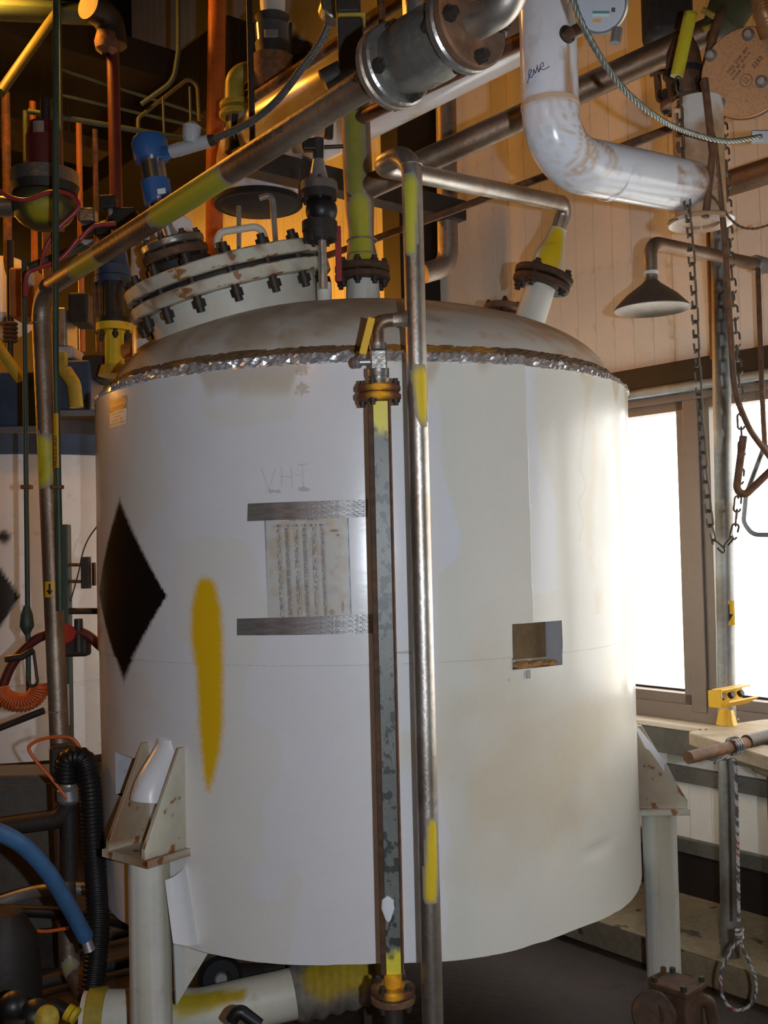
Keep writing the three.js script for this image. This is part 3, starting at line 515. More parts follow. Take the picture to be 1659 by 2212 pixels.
{ // brace plate behind the leg and the curled flap of the jacket
  const a = at(372, 2030, 2.86), b = at(452, 2046, 2.86), c = at(378, 2168, 2.86), n = V(0.5, 0, 0.86).multiplyScalar(0.012);
  const q = [a, b, c, a.clone().add(n), b.clone().add(n), c.clone().add(n)], g = new THREE.BufferGeometry();
  g.setAttribute('position', new THREE.Float32BufferAttribute([[0, 1, 2], [3, 5, 4], [0, 3, 1], [1, 3, 4], [1, 4, 2], [2, 4, 5], [2, 5, 0], [0, 5, 3]].flatMap((f) => f.flatMap((i) => [q[i].x, q[i].y, q[i].z])), 3)); g.computeVertexNormals(); part(tank, 'brace_plate', boxUV(g), MAT.cream);
  const pos = [], idx = [], n1 = 8, n2 = 8, TLp = [at(405, 1858, 2.80), at(442, 2035, 2.80)], TRp = [at(358, 1898, 2.74), at(376, 2033, 2.72)];
  for (let j = 0; j <= n2; j++) for (let i = 0; i <= n1; i++) { const f = i / n1, e = j / n2, p = TLp[0].clone().lerp(TLp[1], e).lerp(TRp[0].clone().lerp(TRp[1], e), f); p.z += 0.03 * Math.sin(f * 2.6); p.x += 0.012 * Math.sin(f * 3.1); pos.push(p.x, p.y, p.z); }
  for (let j = 0; j < n2; j++) for (let i = 0; i < n1; i++) { const k = j * (n1 + 1) + i; idx.push(k, k + 1, k + n1 + 1, k + 1, k + n1 + 2, k + n1 + 1); }
  let fg = new THREE.BufferGeometry(); fg.setAttribute('position', new THREE.Float32BufferAttribute(pos, 3)); fg.setIndex(idx); fg.computeVertexNormals(); const uvv = new Float32Array(pos.length / 3 * 2); for (let k = 0; k < pos.length / 3; k++) { uvv[2 * k] = pos[3 * k] + pos[3 * k + 2]; uvv[2 * k + 1] = pos[3 * k + 1]; } fg.setAttribute('uv', new THREE.BufferAttribute(uvv, 2)); part(tank, 'jacket_flap', fg, MAT.white);
}
{ // torn sheet corner standing off at the far bracket
  const pts = [[1368, 1560], [1382, 1575], [1412, 1612], [1440, 1650], [1466, 1700], [1436, 1668], [1404, 1622], [1394, 1616], [1372, 1572]], d = 3.30, sh = pts.map(([x, y]) => at(x, y, d + (x - 1368) * 0.0006));
  const pos = [], tri = [[0, 1, 8], [1, 2, 8], [2, 7, 8], [2, 6, 7], [2, 3, 6], [3, 5, 6], [3, 4, 5]];
  for (const f of tri) for (const i of f) pos.push(sh[i].x, sh[i].y, sh[i].z); for (const f of tri) for (const i of [f[0], f[2], f[1]]) pos.push(sh[i].x, sh[i].y, sh[i].z - 0.0015);
  const g = new THREE.BufferGeometry(); g.setAttribute('position', new THREE.Float32BufferAttribute(pos, 3)); g.computeVertexNormals(); part(tank, 'torn_sheet', boxUV(g), MAT.white);
}
// ---- what is stuck on the jacket: taped calibration chart, two tapes, danger label
function curved(s0, s1, y0, y1, R, n = 24, corners) {   // a sheet bent round the tank; corners: [S, y] x 4 (top left, top right, bottom left, bottom right)
  const c = corners ?? [[s1, y1], [s0, y1], [s1, y0], [s0, y0]], pos = [], uv = [], idx = [], m = 6;
  for (let j = 0; j <= m; j++) for (let i = 0; i <= n; i++) { const f = i / n, e = j / m, S = lerp(lerp(c[0][0], c[1][0], f), lerp(c[2][0], c[3][0], f), e), y = lerp(lerp(c[0][1], c[1][1], f), lerp(c[2][1], c[3][1], f), e); const p = tp(S / TR, R + dent(S, y), y); pos.push(p.x, p.y, p.z); uv.push(f, 1 - e); }
  for (let j = 0; j < m; j++) for (let i = 0; i < n; i++) { const k = j * (n + 1) + i; idx.push(k, k + n + 1, k + 1, k + 1, k + n + 1, k + n + 2); }
  const g = new THREE.BufferGeometry(); g.setAttribute('position', new THREE.Float32BufferAttribute(pos, 3)); g.setAttribute('uv', new THREE.Float32BufferAttribute(uv, 2)); g.setIndex(idx); g.computeVertexNormals(); return g;
}
{
  const cc = [surf(572, 1116), surf(753, 1112), surf(580, 1336), surf(760, 1330)];
  const chart = tex(512, 640, (u, v) => {
    const y = 1 - v, n = fbm(u * 9, v * 11, 4, 0, 301), n2 = vn(u * 300, v * 360, 0, 303); let c = mix3([0.6, 0.59, 0.55], [0.56, 0.5, 0.42], sstep(0.4, 0.65, n)).map((k) => k * (0.94 + 0.1 * n2));
    c = mix3(c, [0.62, 0.48, 0.3], 0.5 * sstep(0.62, 0.75, fbm(u * 5, v * 5, 4, 0, 309)));
    for (const [x, w, kind] of [[0.165, 0.045, 0], [0.265, 0.045, 1], [0.375, 0.045, 0], [0.475, 0.045, 1], [0.585, 0.05, 0], [0.685, 0.04, 1]]) {
      const t = Math.abs(u - x - 0.012 * y); if (y > 0.12 && t < w * 0.5) { const row = Math.floor(y * 78), cell = Math.floor((u + 0.2) * 150), on = kind ? (y * 78 % 1 > 0.35 && h2(cell, row, 5) > 0.12) : (y * 78 % 1 > 0.3 && h2(cell, Math.floor(row / 2), 8) > 0.45); if (on) c = mix3(c, [0.07, 0.07, 0.1], 0.72); }
      if (y > 0.1 && Math.abs(u - x - 0.012 * y - w * 0.75) < 0.002) c = mix3(c, [0.2, 0.2, 0.24], 0.6);
      if (y > 0.085 && y < 0.108 && t < w * 0.7 && h2(Math.floor(u * 120), 2, 3) > 0.35) c = mix3(c, [0.08, 0.1, 0.14], 0.7);
    }
    if (Math.abs(y - 0.1 + 0.012 * u) < 0.002 && u > 0.08 && u < 0.76) c = mix3(c, [0.15, 0.18, 0.25], 0.6);
    if (y > 0.03 && y < 0.05 && u > 0.3 && u < 0.64 && h2(Math.floor(u * 110), 9, 4) > 0.4) c = mix3(c, [0.1, 0.14, 0.24], 0.6);
    const bl = Math.max(1 - sstep(0.0, 0.025 + 0.012 * n, u) * 1 - y * 1.2, sstep(0.985 - 0.01 * n, 0.995, u + 0.004 * Math.sin(y * 30))); c = mix3(c, [0.05, 0.14, 0.3], clamp(bl) * 0.85);
    const br = (a, b, w, h) => 1 - sstep(0.5, 1.2, Math.hypot((u - a) / w, (y - b) / h) + 0.8 * (n - 0.5)); c = mix3(c, [0.2, 0.13, 0.07], 0.8 * clamp(br(0.83, 0.155, 0.06, 0.014) + br(0.87, 0.2, 0.02, 0.016) + 0.7 * br(0.9, 0.9, 0.02, 0.06) + 0.6 * br(0.77, 0.96, 0.035, 0.03)));
    return c;
  });
  solo('calibration_chart', 'stained printed number chart taped to the white tank', 'chart', curved(0, 0, 0, 0, TR + 0.0048, 24, cc), mk({ map: chart, roughness: 0.3 }));
  solo('tape_strip', 'silver duct tape strip with a wrinkle along the top of the chart', 'tape', curved(0, 0, 0, 0, TR + 0.0062, 24, [surf(537, 1088), surf(795, 1079), surf(536, 1126), surf(795, 1117)]), MAT.tape);
  solo('tape_strip', 'silver duct tape strip along the bottom of the chart', 'tape', curved(0, 0, 0, 0, TR + 0.0062, 24, [surf(514, 1336), surf(806, 1326), surf(514, 1372), surf(806, 1367)]), MAT.tape);
  const cv = document.createElement('canvas'); cv.width = 256; cv.height = 420; const x = cv.getContext('2d');
  x.fillStyle = '#e6e4e2'; x.fillRect(0, 0, 256, 420); x.fillStyle = '#0b0d0b'; x.fillRect(0, 0, 256, 190); x.fillStyle = '#a81414'; x.beginPath(); x.ellipse(128, 95, 118, 84, 0, 0, 7); x.fill(); x.lineWidth = 6; x.strokeStyle = '#e6e4e2'; x.stroke();
  x.fillStyle = '#e6e4e2'; x.font = 'bold 50px sans-serif'; x.textAlign = 'center'; x.fillText('DANGER', 128, 112);
  x.fillStyle = '#141420'; x.font = 'bold 38px sans-serif'; ['CONFINED', 'SPACE', 'ENTRY BY', 'PERMIT ONLY'].forEach((t, i) => x.fillText(t, 128, 240 + i * 50, 236));
  const tt = new THREE.CanvasTexture(cv); tt.colorSpace = THREE.SRGBColorSpace;
  solo('danger_label', 'small red black and white danger label near the rim of the tank', 'label', curved(0, 0, 0, 0, TR + 0.005, 10, [surf(240, 867), surf(276, 853), surf(240, 926), surf(276, 915)]), mk({ map: tt, roughness: 0.35 }));
}
// ================================================================== the stainless vent line in front of the tank
const front = (px, py, d, r) => at(px, py, d - r);     // a point on the side of a pipe that faces the camera
const B0 = at(910, 1200, 2.45), Btop = at(891, 325, 2.45).y;
{
  const t = thing('stainless_vent_line', 'stainless pipe rising in front of the white tank, looping over to its far nozzle', 'pipe');
  const r = 0.0242, p1 = V(B0.x, Btop, B0.z), p2 = p1.clone().addScaledVector(U, 0.125), top = nzR.clone().addScaledVector(nzRA, 0.255);
  const base = (p) => mix3([1, 1, 1], [0.62, 0.55, 0.48], 0.7 * sstep(0.45, 0.7, p3(p, 7, 3)));
  const col = ([
    { a: front(886, 395, 2.45, r), b: front(886, 540, 2.45, r), w: 0.02, w1: 0.012, c: [0.6, 0.55, 0.02], k: 0.9 },
    { a: front(912, 815, 2.45, r), b: front(915, 900, 2.45, r), w: 0.0245, w1: 0.013 },
    { a: front(936, 1785, 2.45, r), b: front(931, 1935, 2.45, r), w: 0.0125, w1: 0.016 }]);
  paintedPipe(t, 'riser', [V(B0.x, 0.02, B0.z), p1, p2, top, nzR.clone().addScaledVector(nzRA, 0.16)], r, [0.06, 0.06, 0.05], MAT.stainless, base, col);
  for (const y of [at(895, 357, 2.45).y]) part(t, 'weld', place(ring(r, r + 0.0014, 0.004, 26, 0.001), V(B0.x, y, B0.z)), MAT.stainless);
  // reducer above the nozzle, sprayed yellow
  const rd = sweep(resample([nzR.clone().addScaledVector(nzRA, 0.012), nzR.clone().addScaledVector(nzRA, 0.17)], 0.01), (s) => lerp(0.05, 0.027, sstep(0.05, 0.15, s)), { seg: 28, color: sprayed([0.75, 0.7, 0.62], [{ a: at(1205, 500, 3.30), b: at(1180, 590, 3.30), w: 0.045, w1: 0.05 }]) });
  part(t, 'reducer', rd, mk({ roughness: 0.35, vertexColors: true, map: T.paint }));
  fl(t, 'flange', nzR.clone().addScaledVector(nzRA, 0.014), nzRA, 0.094, 0.022, MAT.rustdark);
  bolts(t, nzR, nzRA, 0.076, 4, boltGeo(0.085, 0.0155), MAT.bolt, 0.5);
  part(t, 'foot_flange', place(disc(0.05, 0.015), V(B0.x, 0.008, B0.z)), MAT.bolt);
}
// ================================================================== the level gauge beside it, fed by a tee with a ball valve
{
  const t = thing('level_gauge', 'tall mottled grey level gauge with yellow flanges in front of the white tank', 'gauge');
  const d = 2.45, gx = (py) => at(lerp(818, 828, (py - 868) / 1240) + 0, py, d), vx = at(820, 780, d);
  const teeY = at(905, 690, d).y, L = (py) => at(820, py, d).y;
  const ax = at(820, 900, d).x;
  const col = (p) => mix3([0.95, 0.88, 0.8], [0.55, 0.4, 0.3], sstep(0.4, 0.7, p3(p, 30)));
  part(t, 'tee_branch', pipeGeo([V(B0.x - 0.02, teeY, B0.z), V(ax, teeY, d * -1), V(ax, L(752), -d)], 0.0145, 0.036, { seg: 20, color: col, step: 0.015 }), MAT.darkpipe);
  part(t, 'saddle', place(lathe([[0.0155, 0], [0.0155, 0.02], [0.024, 0.034]], 24), V(B0.x - 0.052, teeY, -d), V(1, 0, 0)), MAT.darkpipe);
  const bv = part(t, 'ball_valve', mergeGeometries([place(hexa(0.0225, 0.016), V(ax, L(749), -d)), place(box(0.038, L(757) - L(800), 0.036, 0.004), V(ax + 0.001, (L(757) + L(800)) / 2, -d)), place(hexa(0.028, 0.018), V(ax, L(806), -d)), place(cyl(0.019, 0.019, L(806) - L(834), 20), V(ax, (L(806) + L(834)) / 2, -d))]), MAT.cast, 'dirty steel valve body with yellow overspray');
  part(bv, 'stem', place(cyl(0.008, 0.008, 0.04, 14), V(ax - 0.032, L(782), -d + 0.004), V(1, 0, 0)), MAT.zinc);
  part(bv, 'stem_nut', place(disc(0.0135, 0.016, 20, 0.003), V(ax - 0.048, L(783), -d + 0.004), V(1, 0, 0.5)), MAT.zinc);
  const h0 = at(783, 765, d - 0.03), h1 = at(803, 686, d - 0.03), hd = h1.clone().sub(h0), hg = box(0.017, hd.length(), 0.005, 0.002); place(hg, h0.clone().lerp(h1, 0.5), hd);
  part(bv, 'handle', hg, MAT.yellowplastic, 'flat yellow lever');
  part(bv, 'handle_shank', sweep([V(ax - 0.05, L(783), -d + 0.006), h0], 0.005, { seg: 8 }), MAT.zinc);
  const yy = (p) => mix3([0.92, 0.62, 0.45], [5.2, 5.0, 0.4], sstep(-0.02, 0.012, 0.012 - Math.abs(p.x - ax) + 0.006 * p3(p, 60)));
  for (const [py, e] of [[840, 0.05], [858, 0.051]]) fl(t, 'flange', V(ax, L(py), -d), UP, e, 0.0165, MAT.rust, yy);
  bolts(t, V(ax, L(849), -d), UP, 0.041, 4, boltGeo(0.062, 0.0095), MAT.bolt, 0.35);
  // the gauge column: housing, two edge bars, mottled cover
  const y0 = L(868), y1 = at(828, 2100, d).y, hh = y0 - y1, cy = (y0 + y1) / 2, gxm = ax;
  part(t, 'housing', place(box(0.05, hh, 0.03, 0.001), V(gxm, cy, -d - 0.006)), MAT.rustdark);
  part(t, 'edge_bar', place(box(0.0125, hh, 0.016, 0.002), V(gxm - 0.0205, cy, -d + 0.012)), MAT.rustdark);  // left bar widened and darkened to stand in for its shaded side
  part(t, 'edge_bar', place(box(0.004, hh, 0.013, 0.001), V(gxm + 0.0245, cy, -d + 0.011)), MAT.rust);
  const mot = tex(64, 2048, (u, v) => { const y = v * hh, n = fbm(u * 2.4 + 9, y * 55, 4, 0, 401), m = fbm(u * 1.5, y * 16, 3, 0, 405), n2 = vn(u * 12, y * 340, 0, 407); let c = mix3([0.19, 0.2, 0.18], [0.12, 0.135, 0.12], m).map((k) => k * (0.85 + 0.3 * n2)); c = mix3(c, [0.03, 0.033, 0.033], 0.85 * sstep(0.55, 0.62, n * 0.8 + m * 0.28)); const top = hh - y; c = mix3(c, [0.78, 0.68, 0.06], clamp(1 - sstep(0.05, 0.085, top + 0.03 * (n - 0.5) - 0.015 * (u - 0.3)) + (1 - sstep(0.03, 0.06, y + 0.04 * (n - 0.5))))); return c; });
  mot.repeat.set(1 / 0.033, 1 / hh); mot.offset.set(0.5, 0.5);
  part(t, 'cover_plate', place(box(0.033, hh, 0.02), V(0, 0, 0)).translate(gxm + 0.0025, cy, -d + 0.004), mk({ map: mot, roughness: 0.4 }), 'mottled grey cover with yellow sprayed ends');
  const tg = at(838, 1962, d - 0.02); part(t, 'plastic_tag', place(lathe([[0, 0.028], [0.013, 0.02], [0.015, 0.0], [0.006, -0.026], [0, -0.032]], 18).scale(1, 1, 0.25), tg), mk({ color: [0.75, 0.78, 0.82], roughness: 0.12 }));
  const yb = at(832, 2138, d).y; const yb2 = (p) => mix3([0.7, 0.5, 0.35], [5.2, 5.0, 0.4], sstep(-0.012, 0.01, 0.006 - Math.abs(p.x - ax) + 0.012 * p3(p, 60)));
  part(t, 'neck', tint(place(cyl(0.019, 0.021, y1 - yb, 20), V(ax, (y1 + yb) / 2, -d)), () => [5, 4.8, 0.4]), MAT.rust);
  fl(t, 'flange', V(ax, yb, -d), UP, 0.051, 0.017, MAT.rust, yb2); fl(t, 'flange', V(ax, yb - 0.02, -d), UP, 0.051, 0.017, MAT.rust);
  bolts(t, V(ax, yb - 0.01, -d), UP, 0.041, 4, boltGeo(0.062, 0.0095), MAT.bolt, 0.6);
  part(t, 'drain_valve', mergeGeometries([place(cyl(0.02, 0.02, yb - 0.02, 18), V(ax, (yb - 0.02) / 2, -d)), place(box(0.06, 0.05, 0.05, 0.008), V(ax, yb * 0.45, -d))]), MAT.bolt);
}
// ================================================================== the long pipe run with yellow bands, its big flanged valve
const A0 = at(90, 1000, 3.45), AC = V(A0.x, at(78, 632, 3.45).y, A0.z);
const AX = U.clone().negate();                           // towards the camera along the run
const F1 = onLine(857, 140, AC, U), F2 = onLine(1000, 65, AC, U);
{
  const t = thing('long_steel_pipe', 'long steel pipe with yellow bands dropping past the tank to the floor', 'pipe');
  const r = 0.0302, ab = at(150, 2085, 3.38), end = F1.clone().addScaledVector(AX, -0.02);
  const zA = (px, py) => onLine(px, py, AC, U);
  const base = (p) => mix3([1, 0.98, 0.94], [0.6, 0.5, 0.42], 0.8 * sstep(0.4, 0.7, p3(p, 5, 3)));
  const toCam = (p) => p.clone().addScaledVector(EYE.clone().sub(p).normalize(), r);
  const G = [0.46, 0.43, 0.02];
  const col = ([{ a: toCam(zA(345, 465)), b: toCam(zA(470, 392)), w: 0.04, c: G, k: 0.92 }, { a: toCam(zA(168, 585)), b: toCam(zA(205, 562)), w: 0.034, c: [0.55, 0.45, 0.02], k: 0.9 }, { a: at(92, 965, 3.42), b: at(94, 1030, 3.42), w: 0.04, c: [0.68, 0.62, 0.02], k: 0.92 }, { a: at(152, 2090, 3.36), b: at(165, 2130, 3.36), w: 0.03, c: [0.55, 0.45, 0.02], k: 0.5 }]);
  paintedPipe(t, 'pipe', [at(188, 2150, 3.3), ab, V(AC.x + 0.002, AC.y, AC.z), end], r, [0.08, 0.1], MAT.darkpipe, base, col, 0.016, 24);
  for (const [x, y] of [[87, 700], [98, 1533]]) { const c = at(x, y, 3.45); part(t, 'weld', place(ring(r, r + 0.002, 0.005, 24, 0.001), V(lerp(AC.x, ab.x, (AC.y - c.y) / (AC.y - ab.y)), c.y, lerp(AC.z, ab.z, (AC.y - c.y) / (AC.y - ab.y)))), MAT.darkpipe); }
  const yellowArrow = document.createElement('canvas'); yellowArrow.width = 64; yellowArrow.height = 128; const y = yellowArrow.getContext('2d'); y.fillStyle = '#d8a812'; y.fillRect(0, 0, 64, 128); y.fillStyle = '#14100a'; y.fillRect(26, 18, 12, 60); y.beginPath(); y.moveTo(10, 70); y.lineTo(54, 70); y.lineTo(32, 112); y.fill();
  const ta = new THREE.CanvasTexture(yellowArrow); ta.colorSpace = THREE.SRGBColorSpace; T.arrow = ta;
  const c = at(88, 1273, 3.42), f = (AC.y - c.y) / (AC.y - ab.y), cx = lerp(AC.x, ab.x, f), cz = lerp(AC.z, ab.z, f);
  part(t, 'arrow_sticker', wrapLabel(V(cx, c.y, cz), UP, r + 0.0008, 0.05, Math.PI * 0.5, 0.55), mk({ map: ta, roughness: 0.45 }), 'yellow sticker with a black arrow pointing down');
}
function wrapLabel(c, axis, r, h, mid, half) {           // a label wrapped part-way round a pipe
  const pos = [], uv = [], idx = [], n = 8, q = new THREE.Quaternion().setFromUnitVectors(UP, axis.clone().normalize());
  for (let j = 0; j < 2; j++) for (let i = 0; i <= n; i++) { const a = mid + half - 2 * half * i / n, p = V(Math.cos(a) * r, (j - 0.5) * h, Math.sin(a) * r).applyQuaternion(q).add(c); pos.push(p.x, p.y, p.z); uv.push(i / n, j); }
  for (let i = 0; i < n; i++) idx.push(i, i + 1, i + n + 1, i + 1, i + n + 2, i + n + 1);
  const g = new THREE.BufferGeometry(); g.setAttribute('position', new THREE.Float32BufferAttribute(pos, 3)); g.setAttribute('uv', new THREE.Float32BufferAttribute(uv, 2)); g.setIndex(idx); g.computeVertexNormals(); return g;
}
{ // black stencilled marks printed on the underside of the run, as thin wrapped ink
  const marks = thing('pipe_stencil', 'black stencilled size marking on the long pipe with yellow bands', 'marking');
  const txt = '2 IN SCH 40  304L  A312', side = V(0, 0, 1).addScaledVector(AX, -AX.z).normalize();
  const cv = document.createElement('canvas'); cv.width = 1024; cv.height = 64; const x = cv.getContext('2d'); x.fillStyle = '#000'; x.fillRect(0, 0, 1024, 64); x.fillStyle = '#fff'; x.font = 'bold 50px monospace'; x.textBaseline = 'middle';
  x.fillText('304/304L A312  3021', 20, 34, 980);
  const tm = new THREE.CanvasTexture(cv);
  const a = onLine(700, 240, AC, U), b = onLine(556, 322, AC, U), mid = a.clone().lerp(b, 0.5), L = a.distanceTo(b), pos = [], uv = [], idx = [], n = 6, e2 = WD.clone().negate(), R = 0.0307;
  for (let j = 0; j < 2; j++) for (let i = 0; i <= n; i++) { const g = 0.08 - 0.62 * i / n, p = (j ? a : b).clone().addScaledVector(e2, Math.cos(g) * R).addScaledVector(UP, Math.sin(g) * R); pos.push(p.x, p.y, p.z); uv.push(j, 1 - i / n); }
  for (let i = 0; i < n; i++) idx.push(i, i + n + 1, i + 1, i + 1, i + n + 1, i + n + 2);
  const g = new THREE.BufferGeometry(); g.setAttribute('position', new THREE.Float32BufferAttribute(pos, 3)); g.setAttribute('uv', new THREE.Float32BufferAttribute(uv, 2)); g.setIndex(idx); g.computeVertexNormals();
  part(marks, 'ink', g, mk({ color: [0.012, 0.01, 0.01], alphaMap: tm, transparent: true, roughness: 0.6 }));
}
{
  const t = thing('flanged_ball_valve', 'heavy cast steel flanged valve with bolted ends on the long pipe', 'valve');
  const L = F1.distanceTo(F2), P = (s) => F1.clone().addScaledVector(AX, s);
  part(t, 'body', place(lathe([[0.05, 0.0], [0.062, 0.02], [0.068, L * 0.35], [0.068, L * 0.62], [0.058, L * 0.8], [0.056, L - 0.01]], 48), F1, AX), MAT.cast);
  fl(t, 'end_flange', P(0.0), AX, 0.078, 0.02, MAT.cast); fl(t, 'end_flange', P(L), AX, 0.08, 0.02, MAT.cast);
  fl(t, 'mating_flange', P(-0.022), AX, 0.077, 0.019, MAT.darkpipe); fl(t, 'mating_flange', P(L + 0.022), AX, 0.08, 0.02, MAT.rust);
  bolts(t, P(-0.006), AX, 0.062, 4, boltGeo(0.085, 0.014), MAT.bolt, 0.5); bolts(t, P(L + 0.012), AX, 0.063, 4, boltGeo(0.08, 0.014), MAT.bolt, 0.75);
  part(t, 'bonnet', place(lathe([[0.045, 0.05], [0.045, 0.1], [0.03, 0.11], [0.02, 0.16], [0, 0.16]], 28), P(L * 0.5)), MAT.cast);
  part(t, 'lever', place(box(0.24, 0.008, 0.03, 0.003).rotateY(ANG + 0.5), P(L * 0.5).add(V(0.06, 0.17, 0))), MAT.bolt);
}
{
  const t = thing('outlet_pipe', 'short bright pipe leaving the heavy flanged valve and turning up', 'pipe');
  const a = F2.clone().addScaledVector(AX, 0.03), b = onLine(1112, 2, AC, U);
  part(t, 'pipe', pipeGeo([a, b, b.clone().add(V(0, 0.5, 0))], 0.03, 0.06, { seg: 28 }), MAT.stainless);
}
// ================================================================== riser from the crown nozzle and the run tied into it
const D0 = V(nzC.x, 0, nzC.z), DT = at(776, 412, 3.22);
{
  const t = thing('crown_riser', 'vertical pipe over the crown nozzle with olive spray paint', 'pipe');
  const r = 0.045, x = nzC.x, z = nzC.z, base = (p) => mix3([0.95, 0.88, 0.8], [0.55, 0.45, 0.38], sstep(0.4, 0.7, p3(p, 8)));
  const col = ([{ a: at(765, 250, 3.17), b: at(768, 400, 3.17), w: 0.032, c: [0.3, 0.3, 0.025], k: 0.9 }, { a: at(776, 440, 3.17), b: at(780, 560, 3.17), w: 0.036, w1: 0.04, c: [0.46, 0.44, 0.02], k: 0.95 }]);
  const yT = at(772, 225, 3.22).y, y0 = nzC.y + 0.012, pts = [V(x, y0, z), V(x - 0.012, yT, z)];
  paintedPipe(t, 'pipe', pts, (s) => s < 0.1 ? lerp(0.05, 0.041, sstep(0.0, 0.1, s)) : lerp(0.041, r, sstep(0.1, 0.2, s)), 0, MAT.darkpipe, base, col, 0.012);
  for (const s of [0.09, 0.045]) part(t, 'weld', place(ring(0.042, 0.0475, 0.005, 26, 0.001), V(x, y0 + s, z)), MAT.darkpipe);
  fl(t, 'flange', nzC.clone().add(V(0, 0.014, 0)), UP, 0.084, 0.022, MAT.rustdark); bolts(t, nzC, UP, 0.068, 8, boltGeo(0.085, 0.012), MAT.bolt, 0.2);
}
{
  const t = thing('tie_in_pipe', 'brown steel pipe running level from the crown riser towards the wall valve', 'pipe');
  const p0 = V(D0.x, DT.y, D0.z), p1 = at(1480, 92, 2.86), p2 = p1.clone().addScaledVector(p1.clone().sub(p0).normalize(), 0.12);
  paintedPipe(t, 'pipe', [p0, p1, p2], 0.037, 0, MAT.darkpipe, (p) => mix3([1, 0.92, 0.82], [0.65, 0.52, 0.42], sstep(0.4, 0.7, p3(p, 6))), [{ a: at(1085, 272, 2.95), b: at(1128, 252, 2.93), w: 0.05, c: [0.6, 0.45, 0.02], k: 0.8 }]);
}
{
  const p0 = at(772, 258, 3.2), p1 = onLine(1180, 62, p0, U);
  solo('branch_pipe', 'reddish brown pipe leaving the riser below the heavy valve', 'pipe', pipeGeo([p0, p1], 0.021, 0, { seg: 18, color: (p) => mix3([1, 0.75, 0.6], [0.7, 0.4, 0.3], p3(p, 9)) }), MAT.darkpipe);
}
{ // thin brown line passing behind the vent line
  const p0 = at(800, 520, 3.9), p1 = onLine(1160, 388, p0, U);
  solo('thin_rail_pipe', 'thin brown pipe crossing behind the vent riser above the tank', 'pipe', pipeGeo([at(690, 558, 4.1), p0, p1, p1.clone().addScaledVector(U, -0.6)], 0.0125, 0, { seg: 14 }), MAT.rust);
}
{ // dark J-shaped pipe on the wall behind
  const p = at(968, 300, 4.3), q = at(968, 540, 4.3), e = at(945, 600, 4.3);
  solo('drop_pipe', 'grey pipe dropping down the wall and curling round behind the vent riser', 'pipe', pipeGeo([at(962, 120, 4.3), at(968, 575, 4.3), at(915, 590, 4.25)], 0.042, 0.09, { seg: 22 }), MAT.darkpipe);
  const c = struct('trim_2'); c.userData.label = 'black steel column standing against the ribbed wall'; const u = uAt(930, 500); part(c, 'column', roomBox(WALL - 0.26, WALL - 0.002, 0.1, TOP, u - 0.065, u + 0.065), MAT.darkframe);  // column made extra deep to shade the wall past it
}
